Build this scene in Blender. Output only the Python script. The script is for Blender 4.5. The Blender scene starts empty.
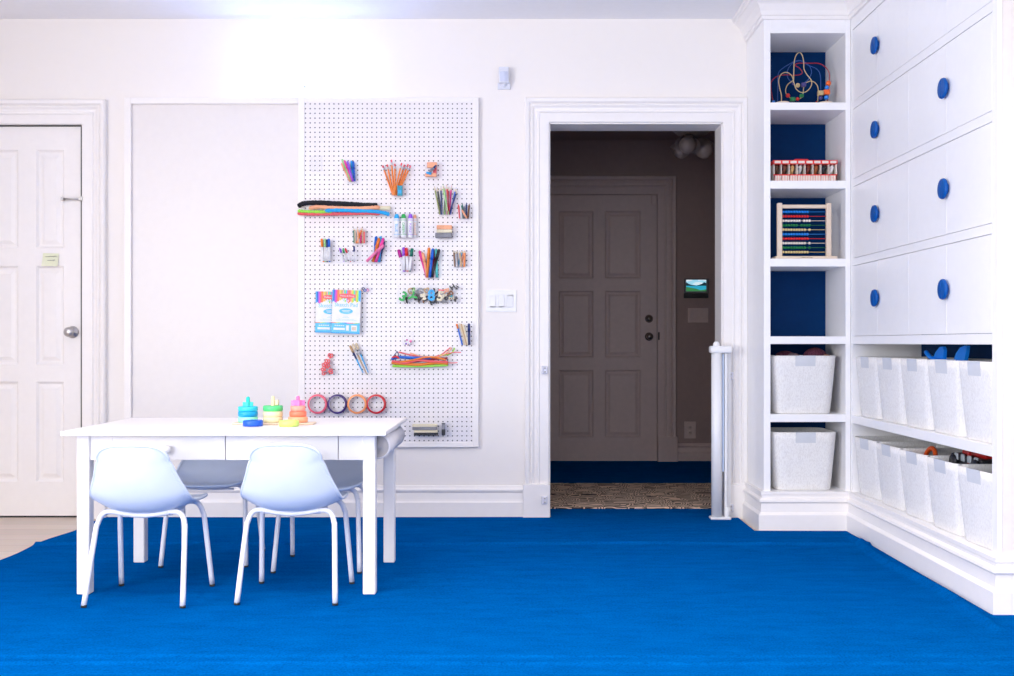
NEON_E = 25; LEFT_E = 185; FRONT_E = 60; DOWN_E = 60; EXPO = 0.12
import bpy, bmesh, math, random
from mathutils import Vector, Matrix
random.seed(7)
C = bpy.context.scene.collection
PI = math.pi
F = 1050.0; VX = 520.0; VY = 343.0; CZ = 0.933

def W(px, py, Y):
    "photo pixel at depth Y -> world x, z"
    s = F / Y
    return (px - VX) / s, CZ - (py - VY) / s

# ------------------------------------------------------------------ materials
_m = {}
def mat(name, col, rough=0.5, metal=0.0, var=0.03, vscale=30.0, bump=0.0, bscale=200.0, emit=None, estr=0.0, coat=0.0, spec=0.5):
    if name in _m: return _m[name]
    m = bpy.data.materials.new(name); m.use_nodes = True
    nt = m.node_tree; b = nt.nodes['Principled BSDF']
    b.inputs['Roughness'].default_value = rough; b.inputs['Metallic'].default_value = metal
    b.inputs['Specular IOR Level'].default_value = spec
    b.inputs['Coat Weight'].default_value = coat
    tc = nt.nodes.new('ShaderNodeTexCoord')
    n = nt.nodes.new('ShaderNodeTexNoise'); n.inputs['Scale'].default_value = vscale; n.inputs['Detail'].default_value = 3
    nt.links.new(tc.outputs['Object'], n.inputs['Vector'])
    r = nt.nodes.new('ShaderNodeValToRGB')
    r.color_ramp.elements[0].position = .3; r.color_ramp.elements[1].position = .7
    r.color_ramp.elements[0].color = tuple(max(0, c*(1-var)) for c in col) + (1,)
    r.color_ramp.elements[1].color = tuple(min(1, c*(1+var)) for c in col) + (1,)
    nt.links.new(n.outputs['Fac'], r.inputs['Fac']); nt.links.new(r.outputs['Color'], b.inputs['Base Color'])
    if bump:
        n2 = nt.nodes.new('ShaderNodeTexNoise'); n2.inputs['Scale'].default_value = bscale; n2.inputs['Detail'].default_value = 2
        nt.links.new(tc.outputs['Object'], n2.inputs['Vector'])
        bp = nt.nodes.new('ShaderNodeBump'); bp.inputs['Strength'].default_value = bump; bp.inputs['Distance'].default_value = .002
        nt.links.new(n2.outputs['Fac'], bp.inputs['Height']); nt.links.new(bp.outputs['Normal'], b.inputs['Normal'])
    if emit:
        b.inputs['Emission Color'].default_value = tuple(emit) + (1,); b.inputs['Emission Strength'].default_value = estr
    _m[name] = m
    return m

def acrylic_mat():
    m = bpy.data.materials.new('clear_acrylic'); m.use_nodes = True
    nt = m.node_tree; nt.nodes.clear()
    o = nt.nodes.new('ShaderNodeOutputMaterial'); mx = nt.nodes.new('ShaderNodeMixShader')
    t = nt.nodes.new('ShaderNodeBsdfTransparent'); t.inputs[0].default_value = (.993, .994, .997, 1)
    g = nt.nodes.new('ShaderNodeBsdfGlossy'); g.inputs['Roughness'].default_value = .2
    lw = nt.nodes.new('ShaderNodeLayerWeight'); lw.inputs['Blend'].default_value = .18
    f = nt.nodes.new('ShaderNodeMapRange'); f.inputs['To Min'].default_value = .002; f.inputs['To Max'].default_value = .10
    nt.links.new(lw.outputs['Facing'], f.inputs['Value'])
    nt.links.new(f.outputs[0], mx.inputs[0]); nt.links.new(t.outputs[0], mx.inputs[1]); nt.links.new(g.outputs[0], mx.inputs[2])
    nt.links.new(mx.outputs[0], o.inputs[0])
    return m
ACR = acrylic_mat()

def carpet_mat():
    m = bpy.data.materials.new('blue_felt_carpet'); m.use_nodes = True
    nt = m.node_tree; b = nt.nodes['Principled BSDF']; N = nt.nodes; L = nt.links
    b.inputs['Roughness'].default_value = 1; b.inputs['Specular IOR Level'].default_value = .0
    tc = N.new('ShaderNodeTexCoord'); mp = N.new('ShaderNodeMapping'); mp.inputs['Scale'].default_value = (1, 3.2, 1)
    L.new(tc.outputs['Object'], mp.inputs['Vector'])
    n1 = N.new('ShaderNodeTexNoise'); n1.inputs['Scale'].default_value = 5; n1.inputs['Detail'].default_value = 8; n1.inputs['Roughness'].default_value = .7
    L.new(mp.outputs[0], n1.inputs['Vector'])
    n2 = N.new('ShaderNodeTexNoise'); n2.inputs['Scale'].default_value = 150; n2.inputs['Detail'].default_value = 2
    L.new(tc.outputs['Object'], n2.inputs['Vector'])
    ad = N.new('ShaderNodeMath'); ad.operation = 'ADD'; L.new(n1.outputs['Fac'], ad.inputs[0]); L.new(n2.outputs['Fac'], ad.inputs[1])
    hf = N.new('ShaderNodeMath'); hf.operation = 'MULTIPLY'; hf.inputs[1].default_value = .5; L.new(ad.outputs[0], hf.inputs[0])
    r = N.new('ShaderNodeValToRGB'); r.color_ramp.elements[0].position = .3; r.color_ramp.elements[1].position = .7
    r.color_ramp.elements[0].color = CARPET_LO; r.color_ramp.elements[1].color = CARPET_HI
    L.new(hf.outputs[0], r.inputs[0]); L.new(r.outputs[0], b.inputs['Base Color'])
    bp = N.new('ShaderNodeBump'); bp.inputs['Strength'].default_value = .5; bp.inputs['Distance'].default_value = .004
    L.new(hf.outputs[0], bp.inputs['Height']); L.new(bp.outputs[0], b.inputs['Normal'])
    return m
CARPET_LO = (.0, .052, .21, 1); CARPET_HI = (.0, .115, .42, 1)

def plank_mat(name, c0, c1, scale=(1, 1, 1)):
    m = bpy.data.materials.new(name); m.use_nodes = True
    nt = m.node_tree; b = nt.nodes['Principled BSDF']; N = nt.nodes; L = nt.links
    b.inputs['Roughness'].default_value = .45
    tc = N.new('ShaderNodeTexCoord')
    br = N.new('ShaderNodeTexBrick'); br.inputs['Scale'].default_value = 1; br.inputs['Brick Width'].default_value = 1.6; br.inputs['Row Height'].default_value = .14
    br.inputs['Mortar Size'].default_value = .0015; br.inputs['Color1'].default_value = c0; br.inputs['Color2'].default_value = c1
    br.inputs['Mortar'].default_value = (c0[0]*.6, c0[1]*.55, c0[2]*.5, 1)
    L.new(tc.outputs['Object'], br.inputs['Vector'])
    mp = N.new('ShaderNodeMapping'); mp.inputs['Scale'].default_value = (2, 30, 2); L.new(tc.outputs['Object'], mp.inputs['Vector'])
    n = N.new('ShaderNodeTexNoise'); n.inputs['Scale'].default_value = 2; n.inputs['Detail'].default_value = 5; L.new(mp.outputs[0], n.inputs['Vector'])
    mx = N.new('ShaderNodeMixRGB'); mx.blend_type = 'MULTIPLY'; mx.inputs[0].default_value = .18
    L.new(br.outputs['Color'], mx.inputs[1]); L.new(n.outputs['Color'], mx.inputs[2]); L.new(mx.outputs[0], b.inputs['Base Color'])
    return m

def felt_mat():
    m = bpy.data.materials.new('speckled_felt'); m.use_nodes = True
    nt = m.node_tree; b = nt.nodes['Principled BSDF']; N = nt.nodes; L = nt.links
    b.inputs['Roughness'].default_value = .95; b.inputs['Specular IOR Level'].default_value = .1
    tc = N.new('ShaderNodeTexCoord'); mp = N.new('ShaderNodeMapping'); mp.inputs['Scale'].default_value = (1, 1, .45)
    L.new(tc.outputs['Object'], mp.inputs['Vector'])
    n = N.new('ShaderNodeTexNoise'); n.inputs['Scale'].default_value = 170; n.inputs['Detail'].default_value = 4; n.inputs['Roughness'].default_value = .75
    L.new(mp.outputs[0], n.inputs['Vector'])
    r = N.new('ShaderNodeValToRGB'); r.color_ramp.elements[0].position = .36; r.color_ramp.elements[1].position = .56
    r.color_ramp.elements[0].color = (.72, .70, .69, 1); r.color_ramp.elements[1].color = (.83, .82, .81, 1)
    L.new(n.outputs['Fac'], r.inputs[0]); L.new(r.outputs[0], b.inputs['Base Color'])
    bp = N.new('ShaderNodeBump'); bp.inputs['Strength'].default_value = .3; bp.inputs['Distance'].default_value = .002
    L.new(n.outputs['Fac'], bp.inputs['Height']); L.new(bp.outputs[0], b.inputs['Normal'])
    return m

def mat_rug():
    m = bpy.data.materials.new('woven_brown_mat'); m.use_nodes = True
    nt = m.node_tree; b = nt.nodes['Principled BSDF']; N = nt.nodes; L = nt.links
    b.inputs['Roughness'].default_value = .95
    tc = N.new('ShaderNodeTexCoord')
    v = N.new('ShaderNodeTexVoronoi'); v.inputs['Scale'].default_value = 8; v.distance = 'CHEBYCHEV'; v.feature = 'F1'
    L.new(tc.outputs['Object'], v.inputs['Vector'])
    w = N.new('ShaderNodeTexWave'); w.wave_type = 'RINGS'; w.inputs['Scale'].default_value = 3.5; w.inputs['Distortion'].default_value = 9; w.inputs['Detail'].default_value = 3
    L.new(tc.outputs['Object'], w.inputs['Vector'])
    mu = N.new('ShaderNodeMath'); mu.operation = 'MULTIPLY'; L.new(v.outputs['Distance'], mu.inputs[0]); mu.inputs[1].default_value = 8
    ad = N.new('ShaderNodeMath'); ad.operation = 'ADD'; L.new(mu.outputs[0], ad.inputs[0]); L.new(w.outputs['Fac'], ad.inputs[1])
    fr = N.new('ShaderNodeMath'); fr.operation = 'PINGPONG'; fr.inputs[1].default_value = .5; L.new(ad.outputs[0], fr.inputs[0])
    r = N.new('ShaderNodeValToRGB'); r.color_ramp.elements[0].position = .12; r.color_ramp.elements[1].position = .38
    r.color_ramp.elements[0].color = (.03, .02, .016, 1); r.color_ramp.elements[1].color = (.95, .70, .52, 1)
    L.new(fr.outputs[0], r.inputs[0]); L.new(r.outputs[0], b.inputs['Base Color'])
    return m

# ------------------------------------------------------------------ object helpers
def tag(o, label=None, cat=None, group=None, kind=None):
    if label: o['label'] = label
    if cat: o['category'] = cat
    if group: o['group'] = group
    if kind: o['kind'] = kind
    return o

def thing(name, label, cat, loc=(0, 0, 0), group=None, rz=0):
    o = bpy.data.objects.new(name, None); C.objects.link(o)
    o.location = loc; o.rotation_euler = (0, 0, rz); o.empty_display_size = .05
    return tag(o, label, cat, group)

class MB:
    def __init__(s, *mats):
        s.bm = bmesh.new(); s.mats = list(mats); s.mi = 0; s.sm = False
    def m(s, i): s.mi = i; return s
    def _f(s, vs):
        try:
            f = s.bm.faces.new(vs); f.material_index = s.mi; f.smooth = s.sm; return f
        except ValueError: return None
    def quad(s, a, b, c, d): return s._f([s.bm.verts.new(p) for p in (a, b, c, d)])
    def box(s, x0, x1, y0, y1, z0, z1, bev=0, seg=1):
        x0, x1 = min(x0, x1), max(x0, x1); y0, y1 = min(y0, y1), max(y0, y1); z0, z1 = min(z0, z1), max(z0, z1)
        v = [s.bm.verts.new(p) for p in ((x0,y0,z0),(x1,y0,z0),(x1,y1,z0),(x0,y1,z0),(x0,y0,z1),(x1,y0,z1),(x1,y1,z1),(x0,y1,z1))]
        sm = s.sm; s.sm = False
        fs = [s._f([v[i] for i in q]) for q in ((0,3,2,1),(4,5,6,7),(0,1,5,4),(1,2,6,5),(2,3,7,6),(3,0,4,7))]
        s.sm = sm
        if bev:
            es = list({e for f in fs for e in f.edges})
            r = bmesh.ops.bevel(s.bm, geom=es, offset=bev, segments=seg, affect='EDGES', profile=.5)
            for f in r['faces']: f.material_index = s.mi
        return s
    def cyl(s, p0, p1, r0, r1=None, seg=12, caps=True):
        if r1 is None: r1 = r0
        p0 = Vector(p0); p1 = Vector(p1); d = (p1-p0).normalized()
        a = d.orthogonal().normalized(); b = d.cross(a)
        A = []; B = []
        for i in range(seg):
            t = 2*PI*i/seg; o = a*math.cos(t)+b*math.sin(t)
            A.append(s.bm.verts.new(p0+o*r0)); B.append(s.bm.verts.new(p1+o*r1))
        sm = s.sm; s.sm = seg > 6
        for i in range(seg):
            j = (i+1) % seg; s._f([A[i], A[j], B[j], B[i]])
        s.sm = False
        if caps: s._f(A[::-1]); s._f(B)
        s.sm = sm
        return s
    def tube(s, pts, r, seg=8, caps=True, closed=False):
        pts = [Vector(p) for p in pts]; n = len(pts)
        rr = r if isinstance(r, (list, tuple)) else [r]*n
        rings = []; prev = None
        for i, p in enumerate(pts):
            if closed: d = (pts[(i+1) % n]-pts[i-1]).normalized()
            else: d = (pts[min(i+1, n-1)]-pts[max(i-1, 0)]).normalized()
            if prev is None: a = d.orthogonal().normalized()
            else:
                a = prev - d*prev.dot(d)
                a = a.normalized() if a.length > 1e-6 else d.orthogonal().normalized()
            prev = a; b = d.cross(a)
            rings.append([s.bm.verts.new(p+(a*math.cos(2*PI*k/seg)+b*math.sin(2*PI*k/seg))*rr[i]) for k in range(seg)])
        sm = s.sm; s.sm = True
        m_ = n if closed else n-1
        for i in range(m_):
            A = rings[i]; B = rings[(i+1) % n]
            for k in range(seg):
                j = (k+1) % seg; s._f([A[k], A[j], B[j], B[k]])
        s.sm = False
        if caps and not closed: s._f(rings[0][::-1]); s._f(rings[-1])
        s.sm = sm
        return s
    def lathe(s, prof, c=(0, 0, 0), axis='z', seg=20, smooth=True):
        c = Vector(c); rings = []
        def pt(r, h, t):
            x, y = r*math.cos(t), r*math.sin(t)
            if axis == 'z': return c+Vector((x, y, h))
            if axis == 'y': return c+Vector((x, h, y))
            return c+Vector((h, x, y))
        sm = s.sm; s.sm = smooth
        for r, h in prof:
            if r < 1e-6: rings.append([s.bm.verts.new(pt(0, h, 0))])
            else: rings.append([s.bm.verts.new(pt(r, h, 2*PI*k/seg)) for k in range(seg)])
        for A, B in zip(rings, rings[1:]):
            for k in range(seg):
                j = (k+1) % seg
                if len(A) == 1 and len(B) == 1: continue
                if len(A) == 1: s._f([A[0], B[k], B[j]])
                elif len(B) == 1: s._f([A[k], A[j], B[0]])
                else: s._f([A[k], A[j], B[j], B[k]])
        s.sm = sm
        return s
    def ball(s, c, r, seg=12, rings=8, sc=(1, 1, 1)):
        c = Vector(c); old = set(s.bm.verts)
        s.lathe([(r*math.sin(PI*i/rings), -r*math.cos(PI*i/rings)) for i in range(rings+1)], (0, 0, 0), 'z', seg)
        for v in [v for v in s.bm.verts if v not in old]: v.co = Vector((v.co.x*sc[0], v.co.y*sc[1], v.co.z*sc[2]))+c
        return s
    def prism(s, poly, y0, y1):
        "poly of (x,z) extruded along y"
        A = [s.bm.verts.new((x, y0, z)) for x, z in poly]; B = [s.bm.verts.new((x, y1, z)) for x, z in poly]
        n = len(poly); s._f(A); s._f(B[::-1])
        for i in range(n):
            j = (i+1) % n; s._f([A[j], A[i], B[i], B[j]])
        return s
    def text(s, txt, x, z, size, y, depth=.0008, align='CENTER', rot=0.0, bold=0.0):
        cu = bpy.data.curves.new('t', 'FONT'); cu.body = txt; cu.size = size; cu.extrude = depth/2; cu.align_x = align; cu.align_y = 'CENTER'
        cu.resolution_u = 2; cu.offset = bold*size
        ob = bpy.data.objects.new('t', cu); C.objects.link(ob)
        dg = bpy.context.evaluated_depsgraph_get(); me = bpy.data.meshes.new_from_object(ob.evaluated_get(dg))
        M = Matrix.Translation((x, y, z)) @ Matrix.Rotation(rot, 4, 'Y') @ Matrix.Rotation(PI/2, 4, 'X')
        me.transform(M)
        old = set(s.bm.faces); s.bm.from_mesh(me)
        for f in [f for f in s.bm.faces if f not in old]: f.material_index = s.mi; f.smooth = False
        bpy.data.objects.remove(ob); bpy.data.curves.remove(cu); bpy.data.meshes.remove(me)
        return s
    def xf(s, M): bmesh.ops.transform(s.bm, matrix=M, verts=s.bm.verts[:]); return s
    def build(s, name, parent=None, origin=None, local=False, merge=0, recalc=True):
        if merge: bmesh.ops.remove_doubles(s.bm, verts=s.bm.verts[:], dist=merge)
        if recalc: bmesh.ops.recalc_face_normals(s.bm, faces=s.bm.faces[:])
        loc = Vector((0, 0, 0))
        if not local:
            if parent is not None:
                p = parent; L = Vector((0, 0, 0))
                while p is not None: L += p.location; p = p.parent
                off = L
            else:
                if origin is None:
                    vs = [v.co for v in s.bm.verts]
                    origin = Vector(((min(v.x for v in vs)+max(v.x for v in vs))/2, (min(v.y for v in vs)+max(v.y for v in vs))/2, min(v.z for v in vs)))
                off = Vector(origin); loc = off
            for v in s.bm.verts: v.co -= off
        me = bpy.data.meshes.new(name); s.bm.to_mesh(me); s.bm.free()
        for m in s.mats: me.materials.append(m)
        o = bpy.data.objects.new(name, me); C.objects.link(o); o.location = loc
        if parent is not None: o.parent = parent
        return o

def copy_tree(o, parent=None):
    c = o.copy(); C.objects.link(c)
    if parent is not None: c.parent = parent
    for ch in list(o.children): copy_tree(ch, c)
    return c

def struct(mb, name, parent=None):
    o = mb.build(name, parent)
    if parent is None: o['kind'] = 'structure'
    return o

def arc(c, r, a0, a1, n, plane='xz', y=0):
    out = []
    for i in range(n+1):
        t = a0+(a1-a0)*i/n
        out.append((c[0]+r*math.cos(t), y, c[1]+r*math.sin(t)))
    return out

def smooth_path(pts, n=6, closed=False):
    "Catmull-Rom"
    P = [Vector(p) for p in pts]; out = []; N = len(P)
    rng = range(N if closed else N-1)
    for i in rng:
        if closed: p0, p1, p2, p3 = P[i-1], P[i], P[(i+1) % N], P[(i+2) % N]
        else: p0, p1, p2, p3 = P[max(i-1, 0)], P[i], P[i+1], P[min(i+2, N-1)]
        for k in range(n):
            t = k/n
            out.append(.5*((2*p1)+(p2-p0)*t+(2*p0-5*p1+4*p2-p3)*t*t+(3*p1-p0-3*p2+p3)*t**3))
    if not closed: out.append(P[-1])
    return out

def casing(mb, x0, x1, z0, z1, yw, prof):
    "mitred door casing: prof = (offset from the opening, projection)"
    lines = []
    for o, d in prof:
        lines.append([mb.bm.verts.new(p) for p in ((x0-o, yw-d, z0), (x0-o, yw-d, z1+o), (x1+o, yw-d, z1+o), (x1+o, yw-d, z0))])
    for A, B in zip(lines, lines[1:]):
        for i in range(3): mb._f([A[i], A[i+1], B[i+1], B[i]])
    mb._f([l[0] for l in lines]); mb._f([l[3] for l in lines][::-1])
    return mb

def sweep(mb, path, prof, side=1):
    "sweep (projection, z) along an XY path with mitres; side=+1 projects to the right of travel"
    P = [Vector(p) for p in path]; n = len(P); rings = []
    for i in range(n):
        dirs = []
        if i > 0: dirs.append((P[i]-P[i-1]).normalized())
        if i < n-1: dirs.append((P[i+1]-P[i]).normalized())
        ns = [Vector((d.y, -d.x))*side for d in dirs]
        if len(ns) == 1: off = ns[0]
        else:
            b = (ns[0]+ns[1]).normalized(); off = b/max(.2, b.dot(ns[0]))
        rings.append([mb.bm.verts.new((P[i].x+off.x*d, P[i].y+off.y*d, z)) for d, z in prof])
    for A, B in zip(rings, rings[1:]):
        for k in range(len(prof)-1): mb._f([A[k], A[k+1], B[k+1], B[k]])
    mb._f(rings[0]); mb._f(rings[-1][::-1])
    return mb

def panel_face(mb, x0, x1, z0, z1, yf, th, panels):
    "door leaf facing -Y with raised-and-fielded panels"
    xs = sorted({x0, x1, *[p[0] for p in panels], *[p[1] for p in panels]})
    zs = sorted({z0, z1, *[p[2] for p in panels], *[p[3] for p in panels]})
    for i in range(len(xs)-1):
        for j in range(len(zs)-1):
            cx, cz = (xs[i]+xs[i+1])/2, (zs[j]+zs[j+1])/2
            if any(p[0] < cx < p[1] and p[2] < cz < p[3] for p in panels): continue
            mb.quad((xs[i], yf, zs[j]), (xs[i+1], yf, zs[j]), (xs[i+1], yf, zs[j+1]), (xs[i], yf, zs[j+1]))
    for p in panels:
        prof = [(0, 0), (.006, .006), (.012, .012), (.022, .012), (.042, .004), (.046, .004)]
        rings = [[(p[0]+o, yf+d, p[2]+o), (p[1]-o, yf+d, p[2]+o), (p[1]-o, yf+d, p[3]-o), (p[0]+o, yf+d, p[3]-o)] for o, d in prof]
        for A, B in zip(rings, rings[1:]):
            for k in range(4):
                j = (k+1) % 4; mb.quad(A[k], A[j], B[j], B[k])
        mb.quad(*rings[-1])
    for a, b, c, d in (((x0,yf,z0),(x0,yf,z1),(x0,yf+th,z1),(x0,yf+th,z0)), ((x1,yf,z0),(x1,yf,z1),(x1,yf+th,z1),(x1,yf+th,z0)),
                       ((x0,yf,z1),(x1,yf,z1),(x1,yf+th,z1),(x0,yf+th,z1)), ((x0,yf,z0),(x1,yf,z0),(x1,yf+th,z0),(x0,yf+th,z0)),
                       ((x0,yf+th,z0),(x1,yf+th,z0),(x1,yf+th,z1),(x0,yf+th,z1))):
        mb.quad(a, b, c, d)
    return mb
# ------------------------------------------------------------------ shared materials
WALL = mat('white_wall_paint', (.88, .835, .80), .6, var=.004)
TRIM = mat('white_gloss_trim', (.89, .855, .835), .32, var=.01)
CEIL = mat('ceiling_white', (.92, .91, .92), .8, var=.01)
PIER = mat('cream_wall_paint', (.80, .75, .71), .6)
CABW = mat('cabinet_white_lacquer', (.90, .89, .90), .35, var=.01)
NAVY = mat('deep_blue_panel', (.0, .030, .125), .55, var=.06, spec=.08)
KNOB = mat('cobalt_blue_knob', (.0, .085, .36), .4, spec=.25)
WHITE = mat('white_plastic', (.86, .86, .87), .35, var=.01)
HALLW = mat('taupe_hall_paint', (.42, .295, .26), .6)
HALLT = mat('taupe_hall_trim', (.72, .55, .50), .45)
BRONZE = mat('dark_bronze', (.32, .27, .24), .25, .85)
NICKEL = mat('brushed_nickel', (.55, .53, .52), .3, .9)
BLACK = mat('black_rubber_and_gap_shadow', (.02, .02, .02), .6)
DARK = mat('dark_gap', (.015, .015, .02), .9)
CARPET = carpet_mat()
FELT = felt_mat()

YW = 5.6
OX0, OX1, OZ = .155, 1.079, 2.106       # doorway to the hall
DX0, DX1, DZ = -2.945, -2.331, 2.096    # closet door
XL, XR, YB, ZC = -3.5, 2.6, -1.7, 2.662
# ------------------------------------------------------------------ room shell
m = MB(plank_mat('pale_oak_planks', (.66, .54, .45, 1), (.74, .62, .53, 1))); m.box(XL-.1, XR+.1, YB-.1, 8.4, -.06, 0)
struct(m, 'floor')
m = MB(CEIL); m.box(XL-.1, XR+.1, YB-.1, YW+.0, ZC, ZC+.08); struct(m, 'ceiling')
m = MB(WALL)
m.box(XL-.1, DX0, YW, 5.77, 0, ZC+.08).box(DX0, DX1, YW, 5.77, DZ, ZC+.08).box(DX1, OX0, YW, 5.77, 0, ZC+.08)
m.box(OX0, OX1, YW, 5.77, OZ, ZC+.08).box(OX1, XR+.1, YW, 5.77, 0, ZC+.08)
m.box(DX0, DX1, 5.7, 5.77, 0, DZ)
struct(m, 'wall_back')
# left wall with a tall window pair (outside the frame)
m = MB(WALL); m.box(XL-.1, XL, YB, -1.2, 0, ZC).box(XL-.1, XL, 1.8, YW, 0, ZC).box(XL-.1, XL, -1.2, 1.8, 0, .5).box(XL-.1, XL, -1.2, 1.8, 2.35, ZC)
struct(m, 'wall_left')
m = MB(WALL); m.box(XL-.1, -2.4, YB-.1, YB, 0, ZC).box(1.8, XR+.1, YB-.1, YB, 0, ZC).box(-2.4, 1.8, YB-.1, YB, 0, .5).box(-2.4, 1.8, YB-.1, YB, 2.4, ZC)
struct(m, 'wall_front')
def window(name, horizontal, a0, a1, z0, z1, fixed, n):
    m = MB(TRIM)
    def b(u0, u1, z0_, z1_, t=.04):
        if horizontal: m.box(u0, u1, fixed-t, fixed+t, z0_, z1_)
        else: m.box(fixed-t, fixed+t, u0, u1, z0_, z1_)
    b(a0, a1, z0, z0+.06); b(a0, a1, z1-.06, z1)
    for i in range(n+1):
        u = a0+(a1-a0)*i/n; b(max(a0, u-.03), min(a1, u+.03), z0+.06, z1-.06)
    b(a0+.03, a1-.03, (z0+z1)/2-.012, (z0+z1)/2+.012, .015)
    o = struct(m, name)
    return o
window('window_1', False, -1.2, 1.8, .5, 2.35, XL-.05, 4)
window('added_window', True, -2.4, 1.8, .5, 2.4, YB-.05, 5)  # unseen window behind the camera, added to let in fill light

CAS = [(0, 0), (0, .014), (.004, .018), (.05, .018), (.054, .024), (.060, .024), (.064, .018), (.078, .020), (.088, .028), (.094, .028), (.098, .022), (.108, .034), (.124, .036), (.130, .030), (.130, 0)]
BASE = [(0, 0), (.020, 0), (.020, .084), (.014, .092), (.012, .100), (.010, .135), (.016, .142), (.020, .150), (.018, .157), (.010, .163), (.008, .172), (0, .174)]
BASEC = [(0, 0), (.032, 0), (.032, .084), (.026, .092), (.020, .098), (.017, .140), (.021, .143), (.028, .150), (.026, .160), (.014, .168), (.014, .180), (.018, .184), (.018, .198), (0, .199)]
m = MB(TRIM); casing(m, OX0, OX1, .0, OZ, YW, CAS)
for x0, x1 in ((OX0-.140, OX0+.004), (OX1-.004, OX1+.134)): m.box(x0, x1, YW-.044, YW, 0, .185, .003)
# jamb lining
m.box(OX0-.004, OX0+.006, YW-.004, 5.78, 0, OZ).box(OX1-.006, OX1+.004, YW-.004, 5.78, 0, OZ).box(OX0, OX1, YW-.004, 5.78, OZ-.006, OZ+.004)
struct(m, 'trim_1')
m = MB(TRIM); casing(m, DX0, DX1, .0, DZ, YW, CAS)
m.box(DX0-.136, DX0, YW-.044, YW, 0, .185, .003).box(DX1, DX1+.136, YW-.044, YW, 0, .185, .003)
struct(m, 'trim_2')
m = MB(TRIM); sweep(m, [(DX1+.136, YW), (OX0-.140, YW)], BASE); sweep(m, [(XL, YW), (DX0-.136, YW)], BASE); struct(m, 'baseboard_back')
m = MB(TRIM); sweep(m, [(XL, YB), (XL, YW-.02)], BASE); struct(m, 'baseboard_left')

# ------------------------------------------------------------------ closet door at the left
s = F/YW
def pw(x0, x1, y0, y1, Y=YW):
    a = W(x0, y1, Y); b = W(x1, y0, Y); return (a[0], b[0], a[1], b[1])
pan = []
for (xa, xb) in ((-10.6, 17.2), (35.2, 63)):
    for (ya, yb) in ((149.5, 248), (265.8, 364.6), (381.6, 482)): pan.append(pw(xa, xb, ya, yb))
m = MB(BLACK); m.box(DX1-.013, DX1-.0005, YW+.003, YW+.05, .004, DZ-.001).box(DX0, DX1-.0005, YW+.006, YW+.05, DZ-.007, DZ-.0005).box(DX0, DX1, YW+.015, YW+.05, .001, .010); shadow = m  # dark strips that paint the shadow of the gap round the door leaf
m = MB(TRIM); panel_face(m, DX0+.002, DX1-.0130, .010, DZ-.0065, YW+.012, .04, pan)
door1 = struct(m, 'door_1'); tag(shadow.build('gap_shadow', door1), 'painted dark gap shadow')
m = MB(NICKEL); kx, kz = W(68.5, 332, 5.56)
m.lathe([(0, -.066), (.018, -.064), (.026, -.054), (.027, -.045), (.02, -.034), (.012, -.026), (.012, -.008), (.03, -.007), (.033, 0)], (kx, YW+.011, kz), 'y', 20)
m.build('door_knob', door1)
m = MB(NICKEL); hx, hz = W(62.5, 199, 5.6); hx2 = W(80, 199, 5.6)[0]
m.cyl((hx, YW, hz), (hx2, YW, hz), .006, seg=8).box(hx-.006, hx+.008, YW-.012, YW+.012, hz-.009, hz+.009, .002).box(hx2-.006, hx2+.006, YW-.008, YW+.012, hz-.009, hz+.009, .002)
m.build('latch_bar', door1)
m = MB(NICKEL); hx3 = W(82.6, 199, 5.6)[0]; m.box(hx3-.002, hx3+.008, YW-.024, YW+.012, hz-.011, hz+.011, .001); m.build('latch_plate', door1)
m = MB(BLACK); sx, sz = W(82.6, 332, 5.6); m.box(sx-.004, sx+.004, YW-.002, YW+.012, sz-.03, sz+.03); m.build('strike_plate', door1)
# sticky note
STK = mat('pale_yellow_paper', (.80, .82, .60), .8); INK = mat('grey_ink', (.30, .30, .28), .8)
m = MB(STK, INK)
x0, z0 = W(41.5, 266, YW); x1, z1 = W(57.5, 253, YW)
n = 8
for i in range(n):
    for j in range(n):
        def pp(a, b): u = a/n; v = b/n; return (x0+(x1-x0)*u+.004*(v), YW+.0105-.014*(1-v)**2-.002*v, z0+(z1-z0)*v-.002*u)
        m.sm = True; m.quad(pp(i, j), pp(i+1, j), pp(i+1, j+1), pp(i, j+1))
m.m(1)
for r_, (u0, u1) in enumerate(((.14, .9), (.3, .8))):
    pts = []
    for k in range(24):
        u = u0+(u1-u0)*k/23; v = .74-.30*r_+.05*math.sin(k*1.9)+.03*math.sin(k*4.3)
        pts.append((x0+(x1-x0)*u+.003, YW+.0095-.014*(1-v)**2-.002*v-.001, z0+(z1-z0)*v))
    m.tube(pts, .0011, 4)
tag(m.build('sticky_note', merge=.0001), 'pale yellow sticky note with scribbled writing stuck on the white panelled door', 'note')

# ------------------------------------------------------------------ hall behind the doorway
YH = 8.23
m = MB(HALLW); m.box(-.9, XR, YH, YH+.1, 0, 2.52); struct(m, 'wall_hall_back')
m = MB(HALLW); m.box(-1.0, -.9, 5.77, YH+.1, 0, 2.52); struct(m, 'wall_hall_left')
m = MB(HALLW); m.box(-.9, XR, 5.77, 5.775, OZ+.01, 2.52).box(-.9, OX0-.02, 5.77, 5.775, 0, 2.52).box(OX1+.02, XR, 5.77, 5.775, 0, 2.52); struct(m, 'wall_hall_front')
m = MB(HALLW); m.box(XR, XR+.1, 5.77, YH+.1, 0, 2.52); struct(m, 'wall_hall_right')
m = MB(HALLW); m.box(-1.0, XR+.1, 5.77, YH+.1, 2.52, 2.6); struct(m, 'ceiling_hall')
hp = []
for (xa, xb) in ((558.6, 593.4), (605, 640.7)):
    for (ya, yb) in ((211, 278.6), (290.9, 357.5), (370, 437.5)): hp.append(pw(xa, xb, ya, yb, YH-.03))
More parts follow.
